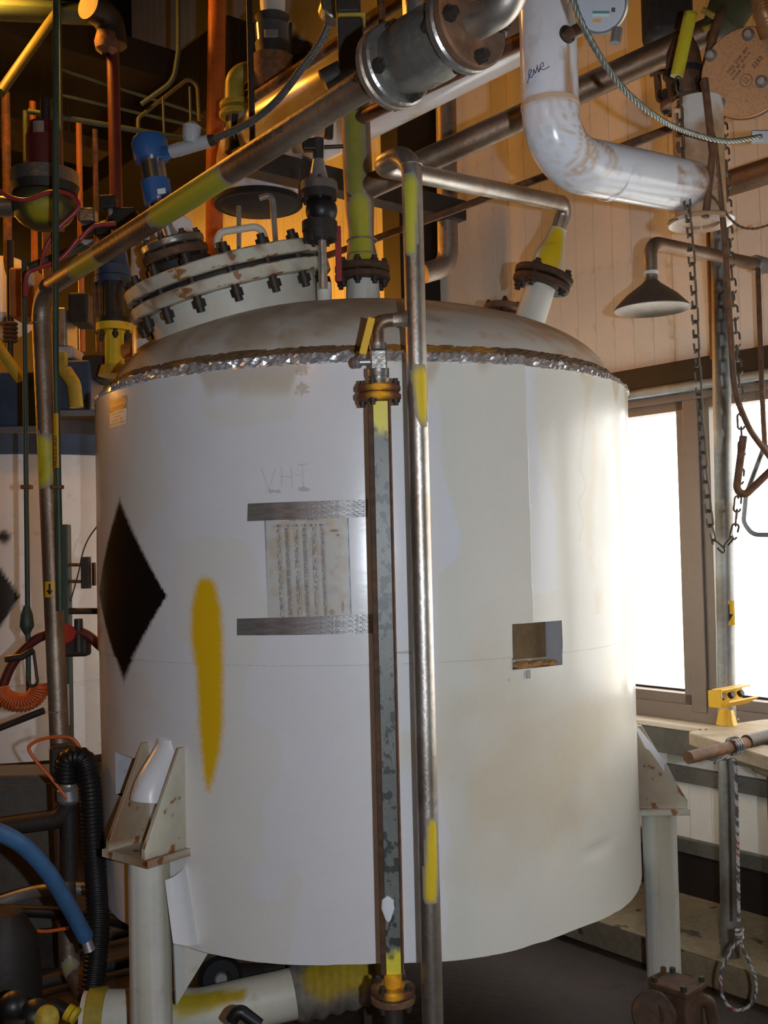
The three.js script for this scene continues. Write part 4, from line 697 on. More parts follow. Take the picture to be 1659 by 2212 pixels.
// ================================================================== white lagged pipe beside the vent line
const RUST = [0.5, 0.2, 0.045], INK = mk({ color: [0.06, 0.03, 0.12], roughness: 0.6 });
const GZ = 2.35, GC = at(1192, 346, GZ), GE = onLine(1512, 408, GC, WD);
{
  const t = thing('lagged_elbow_pipe', 'glossy white lagged pipe coming down and turning level, rust streaked', 'pipe');
  const yR = at(1182, 230, GZ).y, pS = at(1224, 92, GZ - 0.05), r = 0.0637;
  const col = (p) => {
    const dx = p.x - GC.x, dz = p.z - GC.z, a = Math.atan2(dz, dx), n = p3(p, 30, 2), m = p3(p, 110, 6); let c = [1, 1, 1];
    if (p.y > GC.y - 0.12 && Math.hypot(dx, dz) < 0.2) {
      const below = yR - p.y + 0.006 * (n - 0.5);
      c = mix3(c, RUST, 0.8 * (1 - sstep(0.002, 0.011, Math.abs(below))));
      const st = vn(a * 9 + 4, 0.5, 0, 31) * 0.7 + vn(a * 30, p.y * 3, 0, 33) * 0.3, right = sstep(-0.02, 0.05, dx);
      if (below > 0) c = mix3(c, [0.72, 0.42, 0.18], (0.35 + 0.5 * right) * sstep(0.55, 0.72, vn(a * 16 + 4, 0.5, 0, 31) * 0.75 + vn(a * 60, 0.5, 0, 33) * 0.3) * (1 - sstep(0.06, 0.2, below + 0.05 * (n - 0.5))));
      const dd = Math.abs(p.x - pS.x - 0.02 * (pS.y - p.y)); if (p.y < pS.y && p.y > yR && dz > 0) c = mix3(c, RUST, 0.85 * (1 - sstep(0.004, 0.004 + 0.14 * (pS.y - p.y), dd)) * sstep(0.25, 0.5, m * 0.6 + n * 0.5));
      if (dx > 0.03) c = mix3(c, [0.7, 0.4, 0.15], 0.6 * sstep(0.6, 0.75, vn(a * 22, p.y * 1.5, 0, 37) * 0.8 + 0.25 * m));
    }
    const s = p.clone().sub(GC).dot(WD);   // along the level leg
    const L = GE.clone().sub(GC).dot(WD); if (s > L - 0.17) c = mix3(c, mix3([0.35, 0.13, 0.05], [0.55, 0.3, 0.12], m), sstep(0.35, 0.62, n * 0.5 + m * 0.3 + 2.2 * (s - (L - 0.13))));
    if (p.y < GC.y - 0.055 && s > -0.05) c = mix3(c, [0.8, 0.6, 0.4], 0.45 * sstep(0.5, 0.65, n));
    return c;
  };
  part(t, 'lagging', pipeGeo([GC.clone().add(V(0, 1.3, 0)), GC, GE], r, 0.1, { seg: 44, color: col, step: 0.008 }), MAT.pipewhite);
  part(t, 'joint_band', tint(place(ring(r, r + 0.002, 0.012, 44, 0.001), V(GC.x, yR, GC.z)), () => [0.85, 0.6, 0.4]), MAT.pipewhite);
  part(t, 'joint_band', place(ring(r, r + 0.0012, 0.004, 44, 0.0004), onLine(1318, 374, GC, WD), WD), MAT.pipewhite);
  { // purple handwriting on the lagging
    const on = (px, py) => { const d = rayDir(px, py), ox = -GC.x, oz = -GC.z, rr2 = r + 0.0006, A = d.x * d.x + d.z * d.z, b = ox * d.x + oz * d.z, q = b * b - A * (ox * ox + oz * oz - rr2 * rr2); return EYE.clone().addScaledVector(d, (-b - Math.sqrt(q)) / A); };
    for (const l of [[[1139, 180], [1143, 166], [1148, 153], [1145, 150], [1142, 160], [1147, 168], [1153, 160]], [[1153, 160], [1153, 150], [1157, 158], [1160, 146], [1164, 156], [1166, 147]], [[1160, 140], [1163, 152], [1167, 146]], [[1167, 147], [1174, 141], [1173, 135], [1167, 141], [1169, 150], [1178, 149], [1187, 143]]]) part(t, 'handwriting', sweep(new THREE.CatmullRomCurve3(l.map((q) => on(...q))).getPoints(40), 0.0009, { seg: 5 }), INK);
  }
  // the upright stub it runs into, with its collar below
  const top = at(1490, 222, -GE.z), bot = at(1516, 480, -GE.z), ax = V(GE.x, 0, GE.z);
  const c2 = (p) => mix3([0.95, 0.9, 0.8], mix3([0.42, 0.17, 0.05], [0.66, 0.4, 0.16], p3(p, 80)), 0.85 * sstep(0.38, 0.62, p3(p, 16, 4) + 0.3 * (1 - Math.abs(p.y - GE.y) * 4)));
  part(t, 'stub_lagging', sweep(resample([V(GE.x, top.y, GE.z), V(GE.x, bot.y, GE.z)], 0.01), 0.063, { seg: 36, color: c2 }), MAT.pipewhite);
  part(t, 'collar', tint(place(ring(0.045, 0.084, 0.012, 40), V(GE.x, bot.y, GE.z)), c2), MAT.pipewhite);
}
{ // instrument tapping and dial gauge
  const t = thing('dial_gauge', 'round steel dial gauge with small coloured stickers on its pale face', 'gauge');
  const p = at(1222, 77, 2.30), c = at(1297, 12, 2.12), n = EYE.clone().sub(c).add(V(-0.3, -0.2, 0)).normalize();
  fl(t, 'tapping_collar', p, V(0.5, 0.1, 0.9), 0.02, 0.024, MAT.bolt);
  part(t, 'tapping', sweep(fillet([p, at(1262, 55, 2.22), c.clone().addScaledVector(n, -0.05)], 0.02), 0.012, { seg: 14 }), MAT.rust);
  part(t, 'case', place(lathe([[0, -0.045], [0.043, -0.042], [0.0545, -0.026], [0.0555, 0.0], [0.052, 0.004], [0.0485, -0.001]], 48), c, n), MAT.zinc);
  const cv = document.createElement('canvas'); cv.width = cv.height = 512; const x = cv.getContext('2d'); x.fillStyle = '#b9bcc4'; x.fillRect(0, 0, 512, 512);
  x.translate(256, 256); x.rotate(0.52); x.fillStyle = '#1b1d5c'; x.font = 'bold 74px sans-serif'; x.textAlign = 'center'; x.fillText('MMU', 40, -60);
  x.fillStyle = '#1d7f78'; x.fillRect(-80, 52, 180, 26); x.fillStyle = '#cfd8d4'; x.fillRect(-80, 78, 180, 32); x.fillStyle = '#55606a'; x.font = '26px sans-serif'; x.fillText('L A B E L'.slice(0, 0), 0, 100);
  x.fillStyle = '#d9b684'; x.fillRect(-76, 122, 100, 52); x.fillStyle = '#cc7a4e'; x.fillRect(-66, 134, 80, 8); x.fillRect(-66, 150, 80, 8); x.fillStyle = '#15161c'; x.fillRect(118, 20, 40, 44);
  const tt = new THREE.CanvasTexture(cv); tt.colorSpace = THREE.SRGBColorSpace;
  const g = new THREE.CircleGeometry(0.0485, 48); g.rotateX(-Math.PI / 2); place(g, c.clone().addScaledVector(n, -0.002), n); part(t, 'dial', g, mk({ map: tt, roughness: 0.35 }));
  part(t, 'bottom_fitting', place(cyl(0.011, 0.011, 0.03, 12), at(1331, 78, 2.11), V(0.2, 1, 0)), MAT.zinc);
}
{ // steel wire rope hanging in a bight
  const path = [[1228, -30, 2.0], [1252, 40, 2.02], [1290, 112, 2.06], [1345, 190, 2.14], [1420, 254, 2.26], [1500, 290, 2.42], [1570, 305, 2.5], [1645, 295, 2.58]].map((q) => at(...q));
  const c = new THREE.CatmullRomCurve3(path), t = thing('wire_rope', 'greenish steel wire rope slung below the dial gauge', 'wire rope');
  const pts = c.getSpacedPoints(220);
  for (let s = 0; s < 4; s++) { const q = pts.map((p, i) => { const T1 = c.getTangentAt(i / 220), n = T1.clone().cross(UP).normalize(), b = T1.clone().cross(n), a = i * 0.42 + s * Math.PI / 2; return p.clone().addScaledVector(n, Math.cos(a) * 0.0034).addScaledVector(b, Math.sin(a) * 0.0034); }); part(t, 'strand', sweep(q, 0.0033, { seg: 6 }), MAT.wire); }
  const e = path[7]; part(t, 'crimp', place(box(0.03, 0.05, 0.012, 0.003), e, V(1, -0.1, 0.2)), MAT.zinc);
}
{ // blank-flanged valve hung near the wall
  const t = thing('blank_flanged_valve', 'tan painted blank flange with four zinc bolts and stamped lettering', 'valve');
  const c = at(1606, 153, 2.6), n = V(-0.47, -0.2, 0.86).normalize(), R = 0.107;
  part(t, 'body', place(lathe([[0.05, -0.3], [0.075, -0.22], [0.08, -0.1], [0.06, -0.03]], 36), c, n), MAT.rust);
  part(t, 'flange', place(disc(R, 0.022, 64), c.clone().addScaledVector(n, -0.03), n), MAT.copper); part(t, 'flange', place(disc(R + 0.002, 0.02, 64), c.clone().addScaledVector(n, -0.054), n), MAT.rust);
  const q = new THREE.Quaternion().setFromUnitVectors(UP, n);
  const cv = document.createElement('canvas'); cv.width = cv.height = 1024; const x = cv.getContext('2d'); x.fillStyle = '#d2a274'; x.fillRect(0, 0, 1024, 1024);
  for (let k = 0; k < 2600; k++) { x.fillStyle = ['rgba(150,95,55,.16)', 'rgba(222,172,120,.14)', 'rgba(90,55,35,.10)'][k % 3]; const a = rr(2, 16); x.beginPath(); x.ellipse(rnd() * 1024, rnd() * 1024, a, a * rr(0.4, 1), rnd() * 3, 0, 7); x.fill(); }
  x.save(); x.translate(512, 512); x.rotate(-0.88); x.fillStyle = '#2a1e1c'; x.font = 'bold 46px monospace'; x.fillText('THIS SIDE OUT', -130, -150); x.fillText('150 RF B16.5', -130, -96); x.fillText('A105N HT', -150, -42); x.font = 'bold 66px monospace'; x.fillText('22X2', 90, 66); x.lineWidth = 6; x.strokeStyle = '#2a1e1c'; x.beginPath(); x.arc(-60, 80, 72, 0, 7); x.stroke(); x.font = 'bold 34px sans-serif'; x.textAlign = 'center'; x.fillText('C A', -60, 70); x.fillText('O K', -60, 112); x.restore();
  const tt = new THREE.CanvasTexture(cv); tt.colorSpace = THREE.SRGBColorSpace;
  const g = new THREE.CircleGeometry(R - 0.003, 56); g.rotateX(-Math.PI / 2);
  { // spin so that the canvas's right is the picture's right
    const right = V(1, 0, 0).applyQuaternion(camera.quaternion), lx = V(1, 0, 0).applyQuaternion(q), lz = V(0, 0, 1).applyQuaternion(q), a = Math.atan2(right.dot(lz), right.dot(lx)); g.rotateY(-a);
  }
  place(g, c.clone().addScaledVector(n, -0.0182), n); part(t, 'blank_face', g, mk({ map: tt, roughness: 0.42, metalness: 0.15 }), 'tan face with black stamped letters');
  for (const [px, py] of [[1535, 119], [1616, 74], [1645, 176], [1554, 222]]) { const r = rayDir(px, py), o = c.clone().addScaledVector(n, -0.012), k = o.clone().sub(EYE).dot(n) / r.dot(n), p = EYE.clone().addScaledVector(r, k); part(t, 'bolt', place(lathe([[0, 0.014], [0.008, 0.013], [0.014, 0.008], [0.015, 0], [0.015, -0.006]], 12), p, n), MAT.zinc); }
  part(t, 'yoke', sweep([at(1560, 20, 2.75), at(1545, 60, 2.7), at(1520, 165, 2.75)], 0.012, { seg: 10 }), MAT.rust);
}
{ // chain-operated valve above the lagged stub
  const t = thing('chain_valve', 'dark rusty valve with a yellow stem pipe above the lagged stub', 'valve');
  const z = 2.8; part(t, 'body', place(lathe([[0.03, 0.0], [0.045, 0.02], [0.05, 0.08], [0.042, 0.14], [0.025, 0.18]], 28), at(1480, 225, z)), MAT.rust);
  fl(t, 'flange', at(1486, 226, z), UP, 0.072, 0.018, MAT.rust); bolts(t, at(1486, 214, z), UP, 0.058, 6, boltGeo(0.07, 0.01), MAT.bolt, 0.3);
  fl(t, 'flange', at(1478, 160, z), UP, 0.056, 0.016, MAT.black);
  part(t, 'stem_pipe', tint(sweep(resample([at(1462, 165, 2.62), at(1492, 28, 2.6)], 0.01), 0.0165, { seg: 20 }), (p) => p.y > at(1480, 40, 2.61).y ? [0.5, 0.5, 0.3] : [1, 1, 1]), mk({ color: [0.72, 0.62, 0.03], roughness: 0.4, vertexColors: true, map: T.paint }), 'yellow painted stem pipe');
  part(t, 'upper_body', place(box(0.13, 0.2, 0.12, 0.03), at(1440, 20, 3.0)), MAT.black);
  part(t, 'upper_body', place(lathe([[0, -0.12], [0.05, -0.1], [0.065, 0], [0.05, 0.12]], 24), at(1590, -10, 2.8), V(0.5, 1, 0)), MAT.olive);
  part(t, 'bracket', sweep(fillet([at(1420, 165, 3.1), at(1424, 215, 3.1), at(1450, 222, 3.1)], 0.01), 0.011, { seg: 8 }), MAT.rust);
  part(t, 'bracket', sweep([at(1405, 160, 3.1), at(1460, 150, 3.1)], 0.009, { seg: 8 }), MAT.rust);
  part(t, 'yellow_strap', sweep([at(1516, 20, 2.75), at(1552, 40, 2.75), at(1552, 52, 2.75), at(1518, 64, 2.75)], 0.008, { seg: 8 }), MAT.yellowold);
}
{ // braided hose hanging in from above
  const pts = [at(1640, -40, 2.5), at(1652, 30, 2.5), at(1668, 75, 2.52)];
  solo('braided_hose', 'copper coloured braided metal hose above the tan blank flange', 'hose', sweep(resample(pts, 0.003), 0.026, { seg: 24, shape: (a, s) => 1 + 0.05 * Math.sin(a * 12 + s * 700) * Math.sin(a * 12 - s * 700) }), MAT.copper);
}
// ---- the loop of hand chain
function chain(path, name, label, d) {
  const t = thing(name, label, 'chain'), c = new THREE.CatmullRomCurve3(path, false, 'centripetal'), pitch = 0.0355, n = Math.floor(c.getLength() / pitch);
  const lk = []; for (let i = 0; i <= 28; i++) { const a = i / 28 * 2 * Math.PI; lk.push(V(Math.cos(a) * 0.008, Math.sin(a) * 0.008 + Math.sign(Math.sin(a)) * 0.0125, 0)); }
  const g = sweep(lk, 0.0027, { seg: 7, closed: true, cap: false });
  for (let i = 0; i < n; i++) { const u = (i + 0.5) / n, p = c.getPointAt(u), T1 = c.getTangentAt(u), m = part(t, 'link', g, MAT.chain); m.position.copy(p); m.quaternion.setFromUnitVectors(UP, T1); m.rotateY((i % 2 ? 1.15 : -0.35) + 0.15 * Math.sin(i * 1.7)); }
  return t;
}
MAT.chain = mk({ color: [0.2, 0.17, 0.13], metalness: 0.6, roughness: 0.5, map: T.grime });
{
  const z = 2.58, p = [[1466, 168], [1473, 330], [1484, 430], [1498, 620], [1512, 880], [1527, 1060], [1541, 1160], [1556, 1182], [1582, 1160], [1594, 1080], [1602, 980], [1600, 900], [1594, 780], [1584, 640], [1576, 520], [1569, 350], [1562, 240]].map(([x, y], i) => at(x, y, z + 0.02 * Math.max(0, i - 7)));
  chain(p, 'hand_chain', 'long hanging loop of rusty hand chain in front of the window', z);
}
{ // fine twisted tie wire on the stub
  const p = [[1445, 478], [1480, 466], [1500, 440], [1530, 405], [1522, 380], [1500, 330], [1520, 312]].map(([x, y]) => at(x, y, 2.63));
  solo('tie_wire', 'thin twisted tie wire looped round the rusty lagged stub', 'wire', sweep(new THREE.CatmullRomCurve3(p).getPoints(60), 0.0022, { seg: 6 }), MAT.rust);
  const q = [[1500, 392], [1540, 425], [1580, 475], [1600, 490], [1630, 494], [1668, 484]].map(([x, y]) => at(x, y, 2.6));
  solo('tie_wire', 'twisted tie wire strung from the chain towards the shower arm', 'wire', sweep(new THREE.CatmullRomCurve3(q).getPoints(60), 0.003, { seg: 6, shape: (a, s) => 1 + 0.25 * Math.sin(a * 2 + s * 500) }), MAT.rust);
}
{ // brown pipe running along the wall past the stub
  const a = at(1588, 392, 3.5), b = a.clone().addScaledVector(U, -0.8); solo('wall_run_pipe', 'brown pipe along the wall on the far side of the rusty lagged stub', 'pipe', pipeGeo([a.clone().addScaledVector(U, 0.25), b], 0.042, 0, { seg: 20, step: 0.05, color: (p) => mix3([1, 0.85, 0.7], [0.65, 0.48, 0.36], p3(p, 7)) }), MAT.darkpipe);
}
// ---- emergency shower with its arm, post, pull rod
{
  const t = thing('emergency_shower', 'brown metal emergency shower head on a bent arm in front of the ribbed wall', 'shower');
  const z = 3.3, hc = at(1411, 652, z), k = at(1404, 522, z), e = onLine(1640, 572, k, WD), far = e.clone().addScaledVector(WD, 0.13);
  part(t, 'arm', pipeGeo([V(k.x, at(1406, 600, z).y, k.z), k, e, far], 0.0205, 0.045, { seg: 22, color: (p) => mix3([1, 0.9, 0.82], [0.72, 0.55, 0.45], sstep(0.4, 0.7, p3(p, 20))), step: 0.03 }), MAT.darkpipe);
  part(t, 'tape_wrap', place(cyl(0.0225, 0.0225, 0.011, 22), V(k.x, at(1408, 590, z).y, k.z)), mk({ color: [0.85, 0.85, 0.84], roughness: 0.6 }));
  const y0 = at(1411, 668, z).y, h = at(1408, 592, z).y - y0;
  part(t, 'head', lathe([[0.019, h], [0.02, h * 0.82], [0.03, h * 0.72], [0.045, h * 0.62], [0.08, h * 0.38], [0.11, h * 0.1], [0.118, 0], [0.116, -0.002], [0.108, h * 0.06], [0.07, h * 0.16], [0, h * 0.18]], 56).translate(k.x, y0, k.z), mk({ color: [0.26, 0.22, 0.18], metalness: 0.6, roughness: 0.5, map: T.steel }));
  fl(t, 'tee_fitting', e, WD, 0.03, 0.06, MAT.zinc);
  part(t, 'post', sweep([V(far.x, 0.1, far.z), V(far.x, far.y + 0.3, far.z)], 0.024, { seg: 20 }), MAT.darkpipe); fl(t, 'post_flange', V(far.x, 0.107, far.z), UP, 0.06, 0.013, MAT.bolt);
  part(t, 'pull_rod', sweep(fillet([at(1637, 580, z + 0.3), at(1645, 820, z + 0.25), at(1652, 965, z + 0.25)], 0.02), 0.0085, { seg: 12 }), MAT.rust);
  part(t, 'pull_handle', sweep(fillet([at(1652, 962, z), at(1612, 1068, z), at(1606, 1128, z), at(1625, 1155, z), at(1690, 1156, z), at(1690, 1000, z), at(1652, 962, z)], 0.04), 0.0075, { seg: 10 }), MAT.galv);
}
{
  const z = 2.62;
  solo('hooked_rod', 'dark slanting rod hung beside the hand chain, bent towards the window', 'rod', sweep(fillet([at(1518, 175, z), at(1545, 320, z), at(1566, 520, z), at(1586, 850, z), at(1620, 930, z + 0.05), at(1672, 1000, z + 0.12)], 0.2), 0.0075, { seg: 12 }), MAT.rust);
  solo('hooked_rod', 'short dark hook rod with a bent end catching the hand chain', 'rod', sweep(fillet([at(1606, 942, z - 0.03), at(1586, 1092, z - 0.03), at(1672, 1010, z - 0.0)], 0.02), 0.0095, { seg: 12 }), MAT.rust);
  solo('brown_rod', 'straight brown rod rising past the lagged stub', 'rod', sweep([at(1522, 170, 2.6), at(1540, 330, 2.6), at(1524, 470, 2.6)], 0.009, { seg: 10 }), MAT.rust);
}
{ // standing post in front of the mullion
  const t = thing('supply_post', 'tall grey post with a yellow arrow sticker standing before the window', 'post');
  const z = 3.62, a = at(1561, 700, z), b = at(1578, 2110, z), top = at(1552, 492, z);
  part(t, 'post', pipeGeo([V(lerp(a.x, b.x, 1), 0.005, a.z), V(a.x, top.y, a.z)], 0.0305, 0, { seg: 26, step: 0.02, color: (p) => mix3([0.95, 0.93, 0.9], [0.6, 0.5, 0.4], sstep(0.4, 0.72, p3(p, 9))) }), MAT.galv);
  fl(t, 'floor_flange', V(b.x, 0.012, a.z), UP, 0.06, 0.02, MAT.bolt);
  part(t, 'arrow_sticker', wrapLabel(at(1572, 1323, z).setZ(a.z), UP, 0.0315, 0.082, Math.PI * 0.5 + 0.25, 0.75), mk({ map: T.arrow, roughness: 0.45 }), 'yellow sticker with a black arrow pointing down');
}
{ // small grey-green pipe behind the post
  const z = 3.85; solo('thin_riser', 'thin brown riser standing beside the supply post', 'pipe', sweep([at(1533, 490, z), at(1542, 775, z)], 0.014, { seg: 14 }), MAT.rust);
}
// ---- eyewash: tray and bowl, yellow spray head
{
  const t = thing('eyewash_basin', 'dusty cream eyewash tray with a sunken bowl by the window sill', 'basin');
  const yT = 0.885, pl = [[1487, 1584], [1546, 1571], [1655, 1556], [1800, 1560], [1800, 1680], [1572, 1610]].map(([x, y]) => onY(x, y, yT)), th = 0.032;
  const c0 = onY(1640, 1590, yT), sh = new THREE.Shape(), L = pl.map((p) => new THREE.Vector2(p.x, -p.z)), n = L.length;
  for (let i = 0; i < n; i++) { const a = L[(i + n - 1) % n], b = L[i], c = L[(i + 1) % n], p = b.clone().lerp(a, 0.12), q = b.clone().lerp(c, 0.12); i ? sh.lineTo(p.x, p.y) : sh.moveTo(p.x, p.y); sh.quadraticCurveTo(b.x, b.y, q.x, q.y); }
  const bw = onY(1690, 1600, yT), hole = new THREE.Path(); hole.absellipse(bw.x, -bw.z, 0.125, 0.105, 0, Math.PI * 2); sh.holes.push(hole);
  let g = new THREE.ExtrudeGeometry(sh, { depth: th, bevelEnabled: true, bevelSize: 0.004, bevelThickness: 0.004, bevelSegments: 2, curveSegments: 24 }); g.rotateX(-Math.PI / 2); g.translate(0, yT - th, 0);
  part(t, 'tray', boxUV(g), mk({ color: [0.62, 0.5, 0.35], roughness: 0.7, map: T.grime }));
  part(t, 'bowl', lathe([[0.125, 0], [0.12, -0.04], [0.09, -0.09], [0.03, -0.12], [0, -0.12]], 40).scale(1, 1, 0.84).translate(bw.x, yT, bw.z), mk({ color: [0.5, 0.4, 0.28], roughness: 0.7, map: T.grime }));
  part(t, 'pedestal', place(cyl(0.03, 0.024, yT - 0.12, 20), V(bw.x, (yT - 0.12) / 2, bw.z)), MAT.bolt);
  for (const [x, y] of [[1512, 1577], [1525, 1576]]) part(t, 'screw', place(disc(0.004, 0.004, 10, 0.001), onY(x, y, yT + 0.004)), MAT.bolt);
  const e = thing('eyewash_sprayer', 'bright yellow plastic eyewash spray head on a short stand', 'eyewash');
  const s0 = onY(1570, 1566, yT + 0.004), ht = 0.05;
  const st = new THREE.CylinderGeometry(0.026, 0.04, ht, 4); st.rotateY(Math.PI / 4); st.scale(1, 1, 0.7); const sg = boxUV(st.toNonIndexed()); sg.rotateY(ANG - Math.PI / 2); sg.translate(s0.x, s0.y + ht / 2, s0.z); part(e, 'stand', sg, MAT.yellowplastic);
  const q0 = s0.clone().setY(s0.y + ht + 0.01).addScaledVector(WD, -0.06), q1 = q0.clone().addScaledVector(WD, 0.17), nn = U.clone().negate();
  const pl2 = (off, wdt, tilt, name) => { const b = box(0.17, wdt, 0.006, 0.002); b.rotateX(tilt); b.rotateY(ANG); const m = q0.clone().lerp(q1, 0.5).add(off); b.translate(m.x, m.y, m.z); part(e, name, b, MAT.yellowplastic); };
  pl2(V(0, 0.034, 0).addScaledVector(U, 0.012), 0.056, 0.1, 'back_plate'); pl2(V(0, 0.014, 0).addScaledVector(nn, 0.03), 0.05, 1.05, 'front_flap'); pl2(V(0, 0.058, 0).addScaledVector(nn, 0.004), 0.04, 1.45, 'dust_cover');
  part(e, 'end_cheek', box(0.008, 0.055, 0.05, 0.003).rotateY(ANG).translate(q0.x, q0.y + 0.03, q0.z), MAT.yellowplastic);
  for (let k = 0; k < 3; k++) part(e, 'nozzle', place(cyl(0.011, 0.011, 0.014, 14), q0.clone().lerp(q1, 0.15 + 0.32 * k).add(V(0, 0.036, 0)).addScaledVector(nn, 0.008), V(0, 0.6, 0).add(nn)), MAT.bolt);
  for (const [a, b] of [[0.006, 0.012], [-0.01, 0.002], [0.014, -0.004]]) part(e, 'screw', place(disc(0.0035, 0.004, 8, 0.001), s0.clone().add(V(a, ht / 2 + b, 0)).addScaledVector(nn, 0.026), nn), MAT.zinc);
}
{ // rusty push bar with a rope knotted on it
  const a = at(1487, 1637, 2.95), b = onLine(1600, 1606, a, WD), c = b.clone().addScaledVector(WD, 0.16);
  const t = thing('rusty_bar', 'rusty round bar end sticking out below the eyewash tray', 'bar');
  part(t, 'bar', sweep(resample([a, c.clone().addScaledVector(WD, 0.1)], 0.02), 0.0172, { seg: 20 }), MAT.rust); part(t, 'collar', place(cyl(0.021, 0.021, 0.16, 20), b.clone().addScaledVector(WD, 0.11), WD), MAT.bolt);
  part(t, 'upright', sweep([c, V(c.x, 0.1, c.z)], 0.017, { seg: 16 }), MAT.bolt);
  const r = thing('knotted_rope', 'twisted grey and red rope tied round the rusty bar with a loop at its end', 'rope');
  const rp = tex(16, 256, (u, v) => { const k = h2(Math.floor(u * 3), Math.floor((v + u * 0.1) * 40), 77); return k > 0.9 ? [0.35, 0.06, 0.05] : k > 0.4 ? [0.5, 0.48, 0.44] : [0.09, 0.09, 0.1]; }); rp.repeat.set(40, 3);
  const rm = mk({ map: rp, roughness: 0.85, bumpMap: T.bump, bumpScale: 0.002 });
  const kx = onLine(1586, 1612, a, WD), z = -kx.z, rope = (pts, n = 60) => sweep(new THREE.CatmullRomCurve3(pts).getPoints(n), 0.0046, { seg: 8, shape: (q, s) => 1 + 0.22 * Math.sin(q * 3 + s * 420) });
  for (const o of [-0.012, 0, 0.011]) { const q = []; for (let k = 0; k <= 28; k++) { const g = k / 28 * 2 * Math.PI; q.push(kx.clone().addScaledVector(WD, o + 0.004 * Math.sin(g)).addScaledVector(UP, Math.cos(g) * 0.0225).addScaledVector(U, Math.sin(g) * 0.0225)); } part(r, 'turn', sweep(q, 0.0046, { seg: 8, closed: true, cap: false }), rm); }
  part(r, 'tail', rope([at(1588, 1642, z - 0.03), at(1572, 1638, z - 0.035), at(1556, 1640, z - 0.04), at(1541, 1649, z - 0.04)]), rm);
  part(r, 'hanging_strand', rope([at(1588, 1640, z - 0.03), at(1591, 1720, z - 0.03), at(1594, 1850, z - 0.03), at(1596, 1990, z - 0.03)], 160), rm);
  const kn = []; for (let k = 0; k <= 60; k++) { const g = k / 60 * 6 * Math.PI, p = at(1597, 2006 + k * 0.42, z - 0.03); kn.push(p.add(V(Math.cos(g) * 0.009, 0, Math.sin(g) * 0.009))); } part(r, 'knot', sweep(kn, 0.0046, { seg: 8 }), rm);
  part(r, 'loop', rope([[1597, 2030], [1578, 2056], [1563, 2085], [1557, 2120], [1562, 2155], [1580, 2178], [1600, 2182], [1626, 2165], [1634, 2130], [1622, 2085], [1607, 2055], [1598, 2030]].map(([x, y]) => at(x, y, z - 0.03)), 140), rm);
}
{ // rusty gearbox at the foot of the far leg
  const t = thing('rusty_gearbox', 'rusty cast gearbox with a square bolted lid near the tank leg', 'gearbox');
  const z = 2.75, c = at(1465, 2128, z), q = new THREE.Quaternion().setFromAxisAngle(UP, 0.7);
  const b = (w, h, d, dx, dy, dz, r = 0.006) => { const g = box(w, h, d, r); g.rotateY(0.75); return g.translate(c.x + dx, c.y + dy, c.z + dz); };
  part(t, 'lid', b(0.105, 0.018, 0.105, 0, 0, 0), MAT.rustdark); part(t, 'housing', b(0.088, 0.11, 0.088, 0, -0.062, 0), MAT.rustdark); part(t, 'stand', b(0.06, c.y - 0.11, 0.06, 0, -0.11 - (c.y - 0.11) / 2, 0), MAT.bolt);
  for (const [i, k] of [[-1, -1], [1, -1], [-1, 1], [1, 1]]) { const v = V(i * 0.042, 0.014, k * 0.042).applyAxisAngle(UP, 0.75).add(c); part(t, 'bolt', place(hexa(0.008, 0.014), v), MAT.bolt); }
  const sc = at(1412, 2190, z - 0.05); part(t, 'side_flange', place(disc(0.055, 0.02, 36), sc, V(-0.4, 0.25, 0.85)), MAT.rustdark); part(t, 'side_shaft', sweep([sc, c.clone().add(V(0, -0.06, 0))], 0.03, { seg: 18 }), MAT.rustdark);
  part(t, 'side_pipe', sweep(fillet([c.clone().add(V(0.03, -0.06, 0)), at(1530, 2150, z), at(1545, 2230, z)], 0.03), 0.016, { seg: 14 }), MAT.rustdark);
}
// ================================================================== the big lagged overhead pipe and what hangs round it
{
  const t = thing('lagged_overhead_pipe', 'thick white lagged overhead pipe with a rust stained elbow and dark lower flange', 'pipe');
  const p6 = at(600, 295, 4.0), c = onLine(556, 318, p6, U), far = onLine(1250, -70, p6, U), dn = V(c.x + 0.0, at(545, 432, -c.z).y, c.z), r = 0.163;
  const col = (p) => { const n = p3(p, 9, 2), m = p3(p, 50, 7), near = 1 - sstep(0.1, 0.45, p.distanceTo(c)); return mix3(mix3([1, 1, 1], [0.9, 0.83, 0.7], sstep(0.5, 0.7, n)), [0.5, 0.24, 0.08], 0.85 * near * sstep(0.42, 0.6, n * 0.6 + m * 0.45)); };
  part(t, 'lagging', pipeGeo([dn, c, far], r, 0.17, { seg: 48, color: col, step: 0.03 }), MAT.pipewhite);
  fl(t, 'flange', dn.clone().add(V(0, -0.012, 0)), UP, 0.172, 0.026, MAT.nearblack); part(t, 'flange_hub', place(lathe([[0.15, -0.024], [0.12, -0.04], [0, -0.045]], 40), dn), MAT.nearblack);
  const sp = onLine(577, 283, p6, U); for (const s of [0, 1.15]) part(t, 'strap', place(ring(r, r + 0.003, 0.022, 48, 0.001), sp.clone().addScaledVector(U, -s), U), MAT.galv);
  // hanger
  const hg = onLine(664, 250, p6, U); part(t, 'hanger_beam', roomBox(hg.dot(WD) - 0.3, hg.dot(WD) + 0.75, hg.y - r - 0.1, hg.y - r - 0.02, hg.dot(U) - 0.04, hg.dot(U) + 0.04), MAT.black);
}
